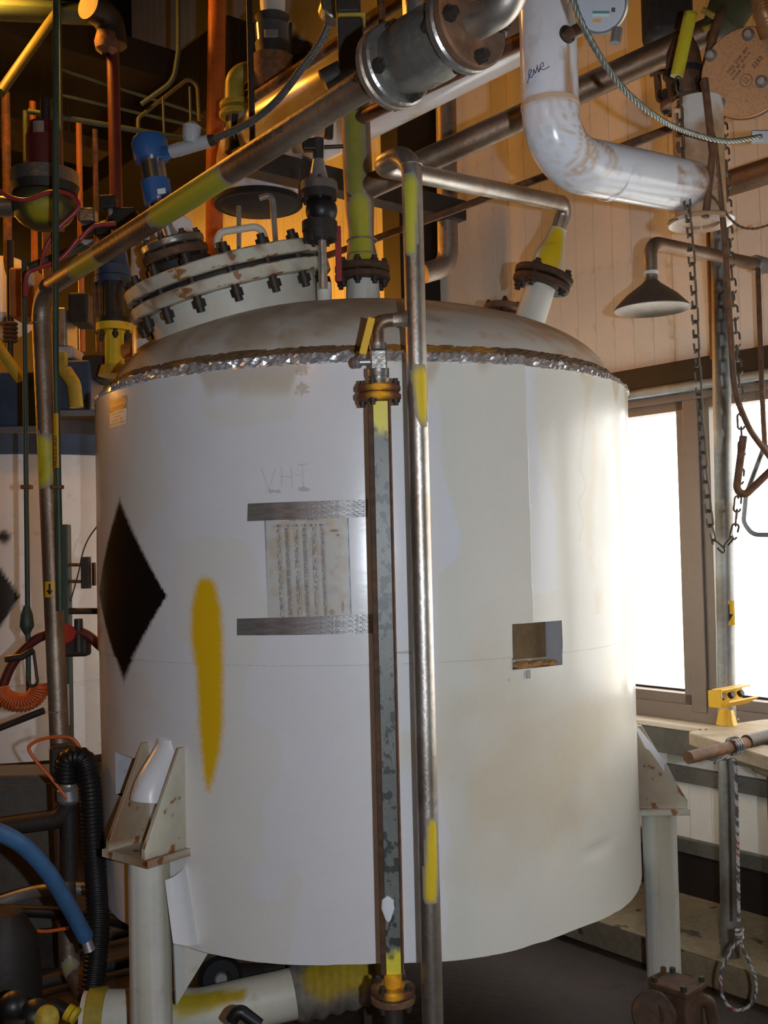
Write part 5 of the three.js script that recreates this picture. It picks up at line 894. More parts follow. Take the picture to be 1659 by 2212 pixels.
{ // control valve standing on the overhead pipe
  const t = thing('angle_control_valve', 'dark control valve with a glass faced cap and a yellow elbow on the overhead pipe', 'valve');
  const z = 3.95, q = (x, y) => at(x, y, z), c = q(588, 120);
  const seg = (y0, y1, w0, w1, mat, name) => { const a = at(588, y0, z), b = at(588, y1, z); part(t, name, place(lathe([[0, 0], [w0, 0], [w1, a.y - b.y], [0, a.y - b.y]], 30), V(a.x, b.y, a.z)), mat); };
  seg(-30, 42, 0.045, 0.05, MAT.cream, 'white_cap'); seg(38, 60, 0.04, 0.066, MAT.black, 'cap_rim'); seg(58, 98, 0.064, 0.066, mk({ color: [0.16, 0.17, 0.19], roughness: 0.15, metalness: 0.3, map: T.grime }), 'glass_bowl'); seg(96, 130, 0.06, 0.066, MAT.black, 'bowl_rim'); seg(128, 235, 0.07, 0.085, MAT.rust, 'body');
  for (const x of [548, 628]) part(t, 'tie_rod', sweep([q(x, 50), q(x - 3, 112)], 0.006, { seg: 8 }), MAT.black);
  part(t, 'name_plate', place(box(0.05, 0.03, 0.004, 0.001), at(586, 72, z - 0.067)), MAT.zinc);
  part(t, 'side_boss', place(cyl(0.035, 0.03, 0.12, 20), q(640, 140), V(1, 0.3, 0.2)), MAT.black);
  part(t, 'yellow_elbow', sweep(fillet([q(560, 152), q(508, 158), q(506, 218)], 0.09), 0.036, { seg: 20 }), mk({ color: [0.5, 0.42, 0.06], roughness: 0.5, map: T.grime }));
  fl(t, 'elbow_flange', q(508, 226), V(-0.1, 1, 0), 0.058, 0.022, MAT.yellowold); fl(t, 'elbow_flange', q(508, 246), V(-0.1, 1, 0), 0.06, 0.022, MAT.yellowold);
  part(t, 'lower_pipe', sweep([q(508, 254), q(506, 330)], 0.035, { seg: 18 }), MAT.black);
}
solo('thin_hanger_rod', 'thin black hanger rod in front of the overhead pipe', 'rod', sweep([at(538, -20, 3.5), at(545, 305, 3.5)], 0.011, { seg: 10 }), MAT.black);
{ // flexible conduit with its outlet body
  const t = thing('flexible_conduit', 'grey flexible conduit drooping from above to a grey outlet body', 'conduit');
  const p = [[722, -20, 2.75], [712, 45, 2.78], [692, 92, 2.8], [650, 150, 2.85], [600, 215, 2.92], [550, 258, 2.98], [500, 284, 3.02], [455, 302, 3.05], [440, 308, 3.06]].map((a) => at(...a));
  part(t, 'conduit', sweep(resample(new THREE.CatmullRomCurve3(p).getPoints(120), 0.002), 0.0105, { seg: 12, shape: (a, s) => 1 + 0.06 * Math.sin(s * 900) }), mk({ color: [0.14, 0.14, 0.14], roughness: 0.5, metalness: 0.3, map: T.grime }));
  const b = at(425, 312, 3.06), a = at(366, 330, 3.08), ax = b.clone().sub(a).normalize();
  part(t, 'outlet_body', mergeGeometries([place(cyl(0.019, 0.019, 0.1, 18), b.clone().lerp(a, 0.12), ax), place(lathe([[0.019, 0], [0.026, 0.02], [0.026, 0.05], [0.012, 0.062], [0, 0.062]], 20), at(412, 310, 3.05), V(0.1, 1, 0))]), MAT.plasticgrey);
  part(t, 'coupling', place(hexa(0.02, 0.04), at(382, 324, 3.075), ax), MAT.plasticgrey); part(t, 'coupling', place(cyl(0.017, 0.017, 0.04, 14), at(450, 305, 3.055), ax), MAT.bolt);
}
{ // radar-type level transmitter on the manway cover
  const t = thing('blue_transmitter', 'blue level transmitter with a steel waist on the tilted manway cover', 'transmitter');
  const base = at(383, 562, 3.12), P = (s) => base.clone().addScaledVector(mA, s);
  fl(t, 'flange', P(-0.022), mA, 0.1, 0.028, MAT.black); fl(t, 'flange', P(0.015), mA, 0.098, 0.026, MAT.rust); fl(t, 'flange', P(0.046), mA, 0.094, 0.024, MAT.cast);
  bolts(t, P(0.012), mA, 0.08, 8, boltGeo(0.12, 0.013), MAT.bolt, 0.2);
  part(t, 'neck', place(cyl(0.04, 0.05, 0.06, 24), P(-0.05), mA), MAT.cream);
  part(t, 'rod', place(cyl(0.016, 0.016, 0.16, 18), P(0.11), mA), MAT.zinc);
  const q0 = at(343, 440, 3.12), d = at(322, 305, 3.12).sub(q0).normalize(), Q = (s) => q0.clone().addScaledVector(d, s);
  part(t, 'lower_housing', place(lathe([[0, -0.03], [0.022, -0.03], [0.03, -0.005], [0.042, 0.0], [0.043, 0.068], [0, 0.068]], 28), q0, d), MAT.blue);
  part(t, 'steel_waist', place(cyl(0.036, 0.036, 0.075, 28), Q(0.1), d), mk({ color: [0.6, 0.6, 0.6], metalness: 0.95, roughness: 0.25 }));
  part(t, 'head', place(lathe([[0, 0.13], [0.05, 0.13], [0.053, 0.145], [0.054, 0.185], [0.046, 0.2], [0, 0.203]], 30), q0, d), MAT.blue);
  part(t, 'cable_gland', sweep([Q(0.155), at(363, 331, 3.09)], 0.019, { seg: 16 }), MAT.blue);
  part(t, 'plate', place(box(0.024, 0.016, 0.002), at(349, 413, 3.07), d), MAT.label);
}
{ // neighbouring white vessel showing behind the manway
  const c = at(355, 600, 3.75);
  solo('white_vent_pot', 'white domed pot half hidden behind the manway bolts', 'vessel', lathe([[0, 0.24], [0.06, 0.232], [0.1, 0.2], [0.115, 0.15], [0.115, -0.28], [0, -0.28]], 40).translate(c.x, c.y, c.z), MAT.white);
}
{ // relief valve stack by the crown
  const t = thing('relief_valve', 'dark greasy relief valve stack on a slim steel stem next to the manway', 'valve');
  const z = 2.98, L = (py) => at(698, py, z).y, x = at(698, 620, z).x, s = (y0, y1, r0, r1, mat, nm) => part(t, nm, place(lathe([[0, 0], [r1, 0], [r0, L(y0) - L(y1)], [0, L(y0) - L(y1)]], 28), V(x - 0.006, L(y1), -z)), mat);
  part(t, 'stem', place(cyl(0.0135, 0.012, L(515) - L(625), 18), V(x, (L(515) + L(625)) / 2, -z)), MAT.stainless);
  s(480, 500, 0.05, 0.05, MAT.black, 'flange'); s(500, 520, 0.048, 0.046, MAT.black, 'flange'); bolts(t, V(x - 0.006, L(500), -z), UP, 0.04, 6, boltGeo(0.065, 0.0085), MAT.bolt);
  s(430, 480, 0.03, 0.034, MAT.blackgloss, 'body'); part(t, 'body_bulge', place(new THREE.SphereGeometry(0.045, 24, 16), V(x, L(455), -z)), MAT.blackgloss);
  s(395, 414, 0.052, 0.054, MAT.cast, 'flange'); s(412, 432, 0.05, 0.05, MAT.black, 'flange'); bolts(t, V(x - 0.006, L(413), -z), UP, 0.043, 6, boltGeo(0.065, 0.0085), MAT.bolt, 0.4);
  s(345, 395, 0.016, 0.03, MAT.zinc, 'bonnet'); s(300, 345, 0.017, 0.015, MAT.black, 'spindle_housing');
  part(t, 'adjuster', place(box(0.05, 0.034, 0.03, 0.006), at(672, 314, z)), MAT.blackgloss); part(t, 'adjuster_cap', place(lathe([[0, 0.05], [0.012, 0.045], [0.014, 0], [0, 0]], 14), at(709, 298, z), V(0.1, 1, 0)), MAT.bolt);
  part(t, 'side_arm', sweep([at(700, 318, z), at(742, 316, z)], 0.006, { seg: 8 }), MAT.bolt);
  part(t, 'red_lever', place(box(0.018, 0.16, 0.008, 0.003), at(731, 548, z + 0.04)), MAT.red, 'red lever handle');
  part(t, 'side_hook', sweep(fillet([at(655, 365, z), at(650, 400, z), at(648, 445, z)], 0.02), 0.007, { seg: 8 }), MAT.black);
}
{ // rods below the overhead flange
  solo('bent_rod', 'thin bent grey rod coming down from the overhead flange', 'rod', sweep(fillet([at(560, 428, 3.9), at(588, 420, 3.9), at(596, 540, 3.9)], 0.05), 0.011, { seg: 10 }), MAT.galv);
  solo('straight_rod', 'thin straight grey rod below the overhead flange', 'rod', sweep([at(516, 445, 3.9), at(516, 560, 3.9)], 0.009, { seg: 10 }), MAT.galv);
}
{ // pneumatic actuator above the long pipe
  const t = thing('valve_actuator', 'black boxy valve actuator with a yellow edged lid above the long pipe', 'actuator');
  const z = 2.55; part(t, 'box', place(box(0.062, 0.13, 0.06, 0.006), at(758, 105, z)), MAT.black); part(t, 'lid', place(box(0.066, 0.008, 0.064, 0.002), at(760, 44, z)), MAT.yellowold); part(t, 'top_box', place(box(0.06, 0.07, 0.06, 0.008), at(752, 8, z)), MAT.black);
  part(t, 'mount', place(cyl(0.028, 0.028, 0.08, 18), at(730, 160, z), V(1, 0.5, 0)), MAT.black); part(t, 'gear', place(disc(0.04, 0.04, 14), at(722, 20, 2.75), V(0.3, 0.2, 1)), MAT.cast);
}
{ // pair of narrow copper lines rising to the right above the valve
  const a = at(690, 120, 3.3), b = onLine(860, 5, a, U); solo('narrow_line', 'narrow brown line passing above the overhead pipe', 'pipe', sweep([a.clone().addScaledVector(U, 0.4), b.clone().addScaledVector(U, -0.3)], 0.017, { seg: 14 }), MAT.rust);
  const c = at(772, 60, 3.2), d = onLine(900, -25, c, U); solo('narrow_line', 'narrow brown line ending at the black actuator', 'pipe', sweep([c, d], 0.02, { seg: 14 }), MAT.rust);
  solo('upright_conduit', 'slim brown conduit upright behind the heavy flanged valve', 'conduit', sweep([at(826, -20, 2.6), at(822, 150, 2.6)], 0.009, { seg: 10 }), MAT.rust);
}
// ================================================================== uprights and steelwork behind, on the neighbour's side
solo('orange_lit_standpipe', 'stout upright pipe with orange lamp light in its colour running from the deck down behind the manway', 'pipe', pipeGeo([at(462, 900, 4.45).setY(1.9), at(462, 520, 4.45), at(470, -60, 4.45)], 0.0375, 0, { seg: 24, step: 0.05, color: (p) => mix3([1, 0.75, 0.5], [0.7, 0.45, 0.3], p3(p, 6)) }), MAT.orangetone);  // orange lamp light is put into the base colour
{
  const t = thing('red_brown_standpipe', 'dark red upright pipe with a rusty union at its top', 'pipe');
  part(t, 'pipe', sweep([at(243, 80, 4.4), at(252, 470, 4.4)], 0.026, { seg: 20 }), MAT.maroon); part(t, 'union', place(lathe([[0.02, -0.05], [0.045, -0.03], [0.05, 0], [0.04, 0.04], [0.02, 0.05]], 16), at(230, 92, 4.36)), MAT.rust); part(t, 'top_elbow', sweep(fillet([at(243, 100, 4.4), at(238, 40, 4.4), at(190, 10, 4.3)], 0.12), 0.06, { seg: 20 }), MAT.black);
}
{
  const t = thing('green_conduit', 'straight green conduit with a yellow lettered sticker', 'conduit');
  const z = 3.3, a = at(127, 20, z), b = at(119, 760, z), c = at(126, 1030, z);
  part(t, 'conduit', pipeGeo([at(121, -30, z), at(120, 760, z), at(128, 1150, z), at(130, 1320, z)], 0.0098, 0, { seg: 14, step: 0.08, color: (p) => mix3([1.2, 1.3, 1.2], [0.8, 0.9, 0.8], p3(p, 9)) }), MAT.green);
  const cv = document.createElement('canvas'); cv.width = 48; cv.height = 512; const x = cv.getContext('2d'); x.fillStyle = '#c79a10'; x.fillRect(0, 0, 48, 512); x.translate(36, 500); x.rotate(-Math.PI / 2); x.fillStyle = '#120d05'; x.font = 'bold 40px sans-serif'; x.fillText('PROCESS INLET', 0, 0, 488);
  const tt = new THREE.CanvasTexture(cv); tt.colorSpace = THREE.SRGBColorSpace; const lc = at(116, 952, z), lx = at(124, 952, z);
  const m = part(t, 'sticker', wrapLabel(V(lx.x, lc.y, -z), UP, 0.0104, at(0, 893, z).y - at(0, 1010, z).y, Math.PI * 0.62, 1.1), mk({ map: tt, roughness: 0.45 }), 'yellow sticker with black upright letters');
  for (const y of [1052]) part(t, 'clamp', place(box(0.03, 0.012, 0.03, 0.002), at(125, y, z - 0.005)), MAT.rust);
}
{
  const t = thing('slim_standpipe', 'slim dark standpipe left of the long pipe with a small clamp', 'pipe');
  const z = 3.6; part(t, 'pipe', sweep([at(52, 560, z), at(56, 1000, z), at(62, 1500, z)], 0.0085, { seg: 12 }), MAT.green); part(t, 'clamp', place(box(0.034, 0.014, 0.03, 0.002), at(58, 1052, z)), MAT.rust); part(t, 'valve', place(lathe([[0.008, -0.05], [0.024, -0.02], [0.02, 0.02], [0.01, 0.05]], 12), at(58, 1340, z)), MAT.green);
}
{ // square upright with diagonal brace at the corner
  const t = thing('steel_frame', 'dark green steel frame with a lit diagonal brace under the deck', 'frame');
  const z = 4.6; part(t, 'upright', place(box(0.03, 2.2, 0.03, 0.002), at(124, 60, z).add(V(0, 0.2, 0))), MAT.green);
  part(t, 'brace', sweep([at(122, 28, z), at(0, 200, z - 0.3)], 0.022, { seg: 8 }), MAT.olive); part(t, 'top_beam', sweep([at(-30, 18, z - 0.2), at(215, 32, z + 0.2)], 0.05, { seg: 4 }), MAT.green);
  part(t, 'rail', sweep([at(60, 240, z), at(430, 305, z + 0.3)], 0.013, { seg: 8 }), MAT.green); part(t, 'rail', sweep([at(55, 240, z), at(56, 350, z)], 0.013, { seg: 8 }), MAT.green);
}
{ // guard rails under the deck, and the walkway handrail loop
  const t = thing('walkway_handrail', 'thin green handrail with two rails in front of the lit wall', 'handrail');
  const z = 4.9; for (const [a, b] of [[[132, 150], [440, 250]], [[132, 205], [460, 282]]]) part(t, 'rail', sweep([at(...a, z), at(...b, z + 0.3)], 0.008, { seg: 8 }), MAT.green);
  part(t, 'hoop', sweep(fillet([at(300, 330, z), at(298, 255, z), at(425, 155, z + 0.2), at(430, 260, z + 0.2)], 0.04), 0.009, { seg: 10 }), MAT.olive);
  for (const x of [352, 410]) part(t, 'baluster', sweep([at(x, 180 + (430 - x) * 0.4, z), at(x + 4, 330, z)], 0.006, { seg: 8 }), MAT.green);
  part(t, 'bent_tube', sweep(fillet([at(385, -20, z), at(385, 110, z), at(375, 175, z), at(305, 225, z)], 0.12), 0.011, { seg: 10 }), MAT.green);
}
{ const t = thing('cable_tray', 'dark cable tray hung below the deck', 'cable tray'); const a = at(250, 330, 6.5); part(t, 'tray', roomBox(a.dot(WD) - 2.2, a.dot(WD) - 0.1, 3.9, 3.97, a.dot(U) - 0.15, a.dot(U) + 0.15), MAT.black); for (let k = 0; k < 5; k++) part(t, 'hanger', sweep([room(a.dot(WD) - 0.3 - 0.42 * k, 3.95, a.dot(U)), room(a.dot(WD) - 0.3 - 0.42 * k, 4.26, a.dot(U))], 0.008, { seg: 6 }), MAT.black); }
// ---- diaphragm regulator with red tubing
{
  const t = thing('diaphragm_regulator', 'dark red topped diaphragm regulator with an olive bowl and chrome bands', 'regulator');
  const z = 3.7, x = at(97, 400, z).x, L = (py) => at(97, py, z).y, s = (y0, y1, r0, r1, mat, nm) => part(t, nm, place(lathe([[0, 0], [r1, 0], [r0, L(y0) - L(y1)], [0, L(y0) - L(y1)]], 36), V(x, L(y1), -z)), mat);
  s(268, 300, 0.052, 0.063, MAT.maroon, 'cap'); s(298, 375, 0.063, 0.063, MAT.maroon, 'bonnet'); s(375, 404, 0.116, 0.118, MAT.cast, 'chrome_band'); s(404, 422, 0.116, 0.11, MAT.black, 'lower_band');
  part(t, 'bowl', tint(place(new THREE.SphereGeometry(0.108, 36, 24).scale(1, 0.78, 1), V(x - 0.005, L(447), -z)), sprayed([0.9, 0.9, 0.8], [{ a: at(85, 455, z - 0.1), b: at(112, 455, z - 0.1), w: 0.055, c: [4.2, 4.0, 0.4] }])), MAT.olive, 'olive bowl with yellow overspray');
  part(t, 'top_stem', place(cyl(0.02, 0.02, 0.12, 14), at(100, 250, z)), MAT.black); part(t, 'side_stub', sweep([at(-30, 446, z), at(40, 446, z)], 0.036, { seg: 20 }), MAT.cast); fl(t, 'stub_ring', at(38, 446, z), V(1, 0, 0), 0.043, 0.014, MAT.zinc);
  part(t, 'badge', wrapLabel(V(x, L(288), -z), UP, 0.0645, 0.04, Math.PI * 0.5, 0.3), MAT.zinc);
}
{
  const tb = (pts, z, label) => solo('red_tubing', label, 'tubing', sweep(new THREE.CatmullRomCurve3(pts.map(([x, y]) => at(x, y, z))).getPoints(80), 0.0075, { seg: 10 }), MAT.tube);
  tb([[-20, 400], [20, 425], [55, 432], [110, 415], [150, 420], [170, 445], [120, 500], [92, 555], [95, 575], [110, 572], [170, 520], [200, 490], [250, 483]], 3.45, 'red plastic tubing looping below the olive regulator');
  tb([[170, 515], [130, 560], [80, 580], [60, 590], [55, 640]], 3.4, 'red plastic tubing hanging beside the green conduit');
}
{ // valve cluster behind the long pipe
  const t = thing('solenoid_cluster', 'small dark valves and fittings bunched behind the long pipe', 'valve cluster');
  const z = 3.75, b = (x, y, w, h, m, n = 'valve_block') => part(t, n, place(box(w, h, 0.06, 0.01), at(x, y, z)), m);
  b(235, 440, 0.06, 0.05, MAT.black); b(270, 470, 0.09, 0.06, MAT.black); b(190, 468, 0.06, 0.05, MAT.cast); b(225, 500, 0.06, 0.045, MAT.blackgloss); b(245, 462, 0.03, 0.03, MAT.zinc); b(195, 528, 0.05, 0.025, MAT.plasticgrey, 'fitting'); b(60, 600, 0.035, 0.05, MAT.plasticgrey, 'tag');
  part(t, 'link_pipe', sweep([at(200, 525, z), at(60, 580, z - 0.1)], 0.016, { seg: 12 }), MAT.green); part(t, 'rear_pipe', sweep([at(300, 470, z), at(180, 500, z)], 0.02, { seg: 12 }), MAT.black);
}
const CLAMP = mergeGeometries([box(0.06, 0.13, 0.035, 0.006), box(0.09, 0.03, 0.04, 0.005).translate(0, 0.06, 0), box(0.09, 0.03, 0.04, 0.005).translate(0, -0.05, 0)]);
// ================================================================== the neighbouring tank
{
  const t = thing('neighbour_tank', 'second white jacketed tank with a cluttered top behind the long pipe', 'tank');
  const c = V(TAX, 0, TAZ).addScaledVector(U, 2.9), x = c.x, z = c.z, R = 0.845, lt = (p, n = 72) => lathe(p, n).translate(x, 0, z), ang = (px, py, r = R) => { const d = rayDir(px, py), ox = -x, oz = -z, a = d.x * d.x + d.z * d.z, b = ox * d.x + oz * d.z, cc = ox * ox + oz * oz - r * r; const k = (-b - Math.sqrt(Math.max(b * b - a * cc, 0))) / a; return EYE.clone().addScaledVector(d, k); };
  const dm = ang(-10, 1290), hole = ang(8, 1160);
  const jg = new THREE.CylinderGeometry(R, R, 1.42, 420, 90, true); jg.translate(x, 1.26, z); const uvj = jg.attributes.uv; for (let i = 0; i < uvj.count; i++) uvj.setXY(i, uvj.getX(i) * 5.3, uvj.getY(i) * 1.42);
  const a0 = Math.atan2(dm.z - z, dm.x - x);
  tint(jg, (p) => { const a = Math.atan2(p.z - z, p.x - x), s = (a - a0) * R, d = Math.abs(s) / 0.11 + Math.abs(p.y - dm.y) / 0.17; let k = 1 - sstep(0.93, 1.05, d); k = Math.max(k, 1 - sstep(0.02, 0.035, p.distanceTo(hole))); return mix3([1, 1, 1], [0.02, 0.018, 0.015], k); });
  part(t, 'jacket', jg, MAT.white);
  part(t, 'seam_band', lt([[R, 0.9], [R + 0.003, 0.9], [R + 0.003, 0.904], [R, 0.904]]), MAT.cream);
  part(t, 'top_band', lt([[R - 0.02, 1.965], [R + 0.03, 1.965], [R + 0.03, 2.06], [R - 0.02, 2.13]]), MAT.bluedark);
  const prof = [[0.86, 2.06]]; for (let k = 0; k <= 16; k++) { const q = k / 16 * Math.PI / 2; prof.push([0.82 * Math.cos(q), 2.1 + 0.25 * Math.sin(q)]); } part(t, 'top_head', lt(prof), MAT.darkwall);
  for (const q of [20, 100, 190, 280]) { const a = q * Math.PI / 180; part(t, 'leg', place(cyl(0.055, 0.055, 0.56, 20), V(x + 0.8 * Math.cos(a), 0.28, z + 0.8 * Math.sin(a))), MAT.cream); }
  part(t, 'lower_head', lt([[0, 0.4], [0.5, 0.44], [0.8, 0.56], [0.84, 0.56]]), MAT.dome);
  // body flange ring with clamps on its head
  const y = 2.2; part(t, 'body_flange', lt([[0.55, y - 0.16], [0.62, y - 0.16], [0.62, y - 0.03], [0.55, y - 0.03]]), MAT.black); part(t, 'body_flange', lt([[0.54, y - 0.03], [0.66, y - 0.03], [0.66, y + 0.02], [0.54, y + 0.02], [0, y + 0.03]]), MAT.chip);
  for (let k = 0; k < 18; k++) { const a = 0.4 + k / 18 * 2 * Math.PI, m = part(t, 'clamp', CLAMP, k % 3 ? MAT.bolt : MAT.yellowold); m.position.set(x + 0.65 * Math.cos(a), y - 0.01, z + 0.65 * Math.sin(a)); m.rotation.y = -a; }
}
{ // yellow nozzle on its head, with the dark valve above
  const t = thing('yellow_nozzle', 'yellow flanged nozzle with a blue and black valve standing on it', 'nozzle');
  const z = 3.95, q = (px, py) => at(px, py, z), L = (py) => at(247, py, z).y, x = at(247, 740, z).x, s = (y0, y1, r0, r1, mat, nm) => part(t, nm, place(lathe([[0, 0], [r1, 0], [r0, L(y0) - L(y1)], [0, L(y0) - L(y1)]], 30), V(x, L(y1), -z)), mat);
  s(700, 716, 0.066, 0.066, MAT.yellow, 'flange'); s(716, 800, 0.034, 0.036, MAT.yellow, 'neck'); s(790, 812, 0.05, 0.062, MAT.yellowold, 'foot'); s(688, 700, 0.064, 0.066, MAT.black, 'valve_flange'); s(612, 690, 0.038, 0.04, MAT.black, 'valve_body');
  s(600, 614, 0.07, 0.07, MAT.bluedark, 'upper_flange'); s(578, 598, 0.068, 0.068, MAT.bluedark, 'upper_flange'); s(540, 580, 0.05, 0.06, MAT.bluedark, 'actuator'); s(470, 542, 0.02, 0.02, MAT.black, 'spindle');
  bolts(t, V(x, L(712), -z), UP, 0.054, 6, boltGeo(0.08, 0.012), MAT.bolt, 0.2); bolts(t, V(x, L(598), -z), UP, 0.057, 8, boltGeo(0.075, 0.01), MAT.bolt);
  part(t, 'side_pipe', sweep([q(265, 760), q(330, 752)], 0.028, { seg: 18 }), MAT.orangetone); part(t, 'tie_rod', sweep([q(203, 600), q(206, 720)], 0.008, { seg: 8 }), MAT.rust); part(t, 'tie_rod', sweep([q(214, 600), q(216, 720)], 0.008, { seg: 8 }), MAT.rust);
}
{ // agitator drive on the neighbour
  const t = thing('agitator_drive', 'blue and black agitator drive with a yellow guard on the neighbouring tank', 'motor');
  const z = 4.3, b = (x, y, w, h, m, nm, d = 0.16) => part(t, nm, place(box(w, h, d, 0.012), at(x, y, z)), m);
  b(160, 840, 0.19, 0.2, MAT.bluedark, 'gearbox', 0.2); b(40, 870, 0.26, 0.22, MAT.bluedark, 'motor', 0.22); b(130, 715, 0.1, 0.16, MAT.cast, 'coupling_housing'); b(128, 768, 0.16, 0.05, MAT.plasticgrey, 'mount'); b(60, 640, 0.1, 0.2, MAT.orangetone, 'inspection_box'); b(180, 672, 0.08, 0.12, MAT.black, 'shaft_housing'); b(215, 800, 0.1, 0.1, MAT.black, 'bearing_block');
  part(t, 'yellow_guard', sweep(fillet([at(140, 800, z - 0.15), at(160, 830, z - 0.15), at(165, 880, z - 0.15)], 0.06), 0.028, { seg: 12 }), MAT.yellowold);
  part(t, 'yellow_arm', sweep([at(-10, 740, z - 0.2), at(45, 820, z - 0.2)], 0.022, { seg: 10 }), MAT.yellowold); part(t, 'yellow_bracket', place(box(0.06, 0.09, 0.04, 0.006), at(128, 785, z - 0.14)), MAT.yellowold);
  for (let k = 0; k < 5; k++) part(t, 'spring_coil', place(new THREE.TorusGeometry(0.024, 0.007, 8, 18).rotateX(Math.PI / 2), at(22, 700 + k * 9, z)), MAT.rust);
  part(t, 'shaft', sweep([at(22, 520, z), at(22, 800, z)], 0.014, { seg: 10 }), MAT.bolt);
}
solo('white_insulated_drum', 'pale insulated drum end behind the slim standpipe', 'drum', place(lathe([[0, 0.14], [0.12, 0.13], [0.17, 0.08], [0.18, -0.1], [0, -0.1]], 36), at(10, 640, 5.0), V(0.4, 0.1, 1)), MAT.white);
{ // row of thin process risers behind
  const xs = [[12, 0.02, 4.9], [70, 0.016, 5.2], [96, 0.022, 5.5], [170, 0.014, 5.0], [205, 0.012, 4.8], [330, 0.016, 5.6]];
  const lb = ['thin brown riser far left of the regulator', 'thin brown riser behind the regulator bowl', 'brown riser behind the green conduit', 'thin brown riser right of the green conduit', 'thin brown riser beside the red standpipe', 'thin brown riser behind the blue transmitter'];
  const lbl = ['brown riser next to the pale insulated drum', 'slim brown riser behind the regulator bowl', 'stouter brown riser behind the green conduit', 'slim brown riser between the conduit and the valve cluster', 'slimmest brown riser beside the dark red standpipe', 'slim brown riser behind the blue transmitter'];
  xs.forEach(([x, r, z], i) => solo('process_riser', lbl[i], 'pipe', sweep([at(x, 200 + 20 * i, z), at(x + 8, 760, z)], r, { seg: 12 }), i % 2 ? MAT.orangetone : MAT.rust));
}
{ // grey trunking with a bracket arm between the two tanks
  const t = thing('upright_trunking', 'grey green upright trunking with bracket arms between the two tanks', 'trunking');
  const z = 3.7; part(t, 'trunking', place(box(0.04, 0.92, 0.05, 0.004), at(141, 1420, z)), MAT.green); part(t, 'sleeve', place(cyl(0.022, 0.022, 0.14, 16), at(136, 1522, z - 0.03)), MAT.plasticgrey);
  for (const y of [1220, 1256]) part(t, 'arm', sweep([at(142, y, z), at(180, y, z)], 0.006, { seg: 8 }), MAT.rust); part(t, 'end_plate', place(box(0.03, 0.11, 0.03, 0.003), at(186, 1237, z)), MAT.bolt); part(t, 'end_plate', place(box(0.008, 0.08, 0.03, 0.002), at(203, 1240, z)), MAT.bolt); part(t, 'long_arm', sweep([at(142, 1320, z), at(222, 1320, z)], 0.011, { seg: 10 }), MAT.bolt);
  part(t, 'loose_wire', sweep(new THREE.CatmullRomCurve3([[211, 1135], [192, 1162], [180, 1190], [170, 1235], [152, 1300]].map(([x, y]) => at(x, y, z))).getPoints(30), 0.0026, { seg: 6 }), MAT.bolt);
}
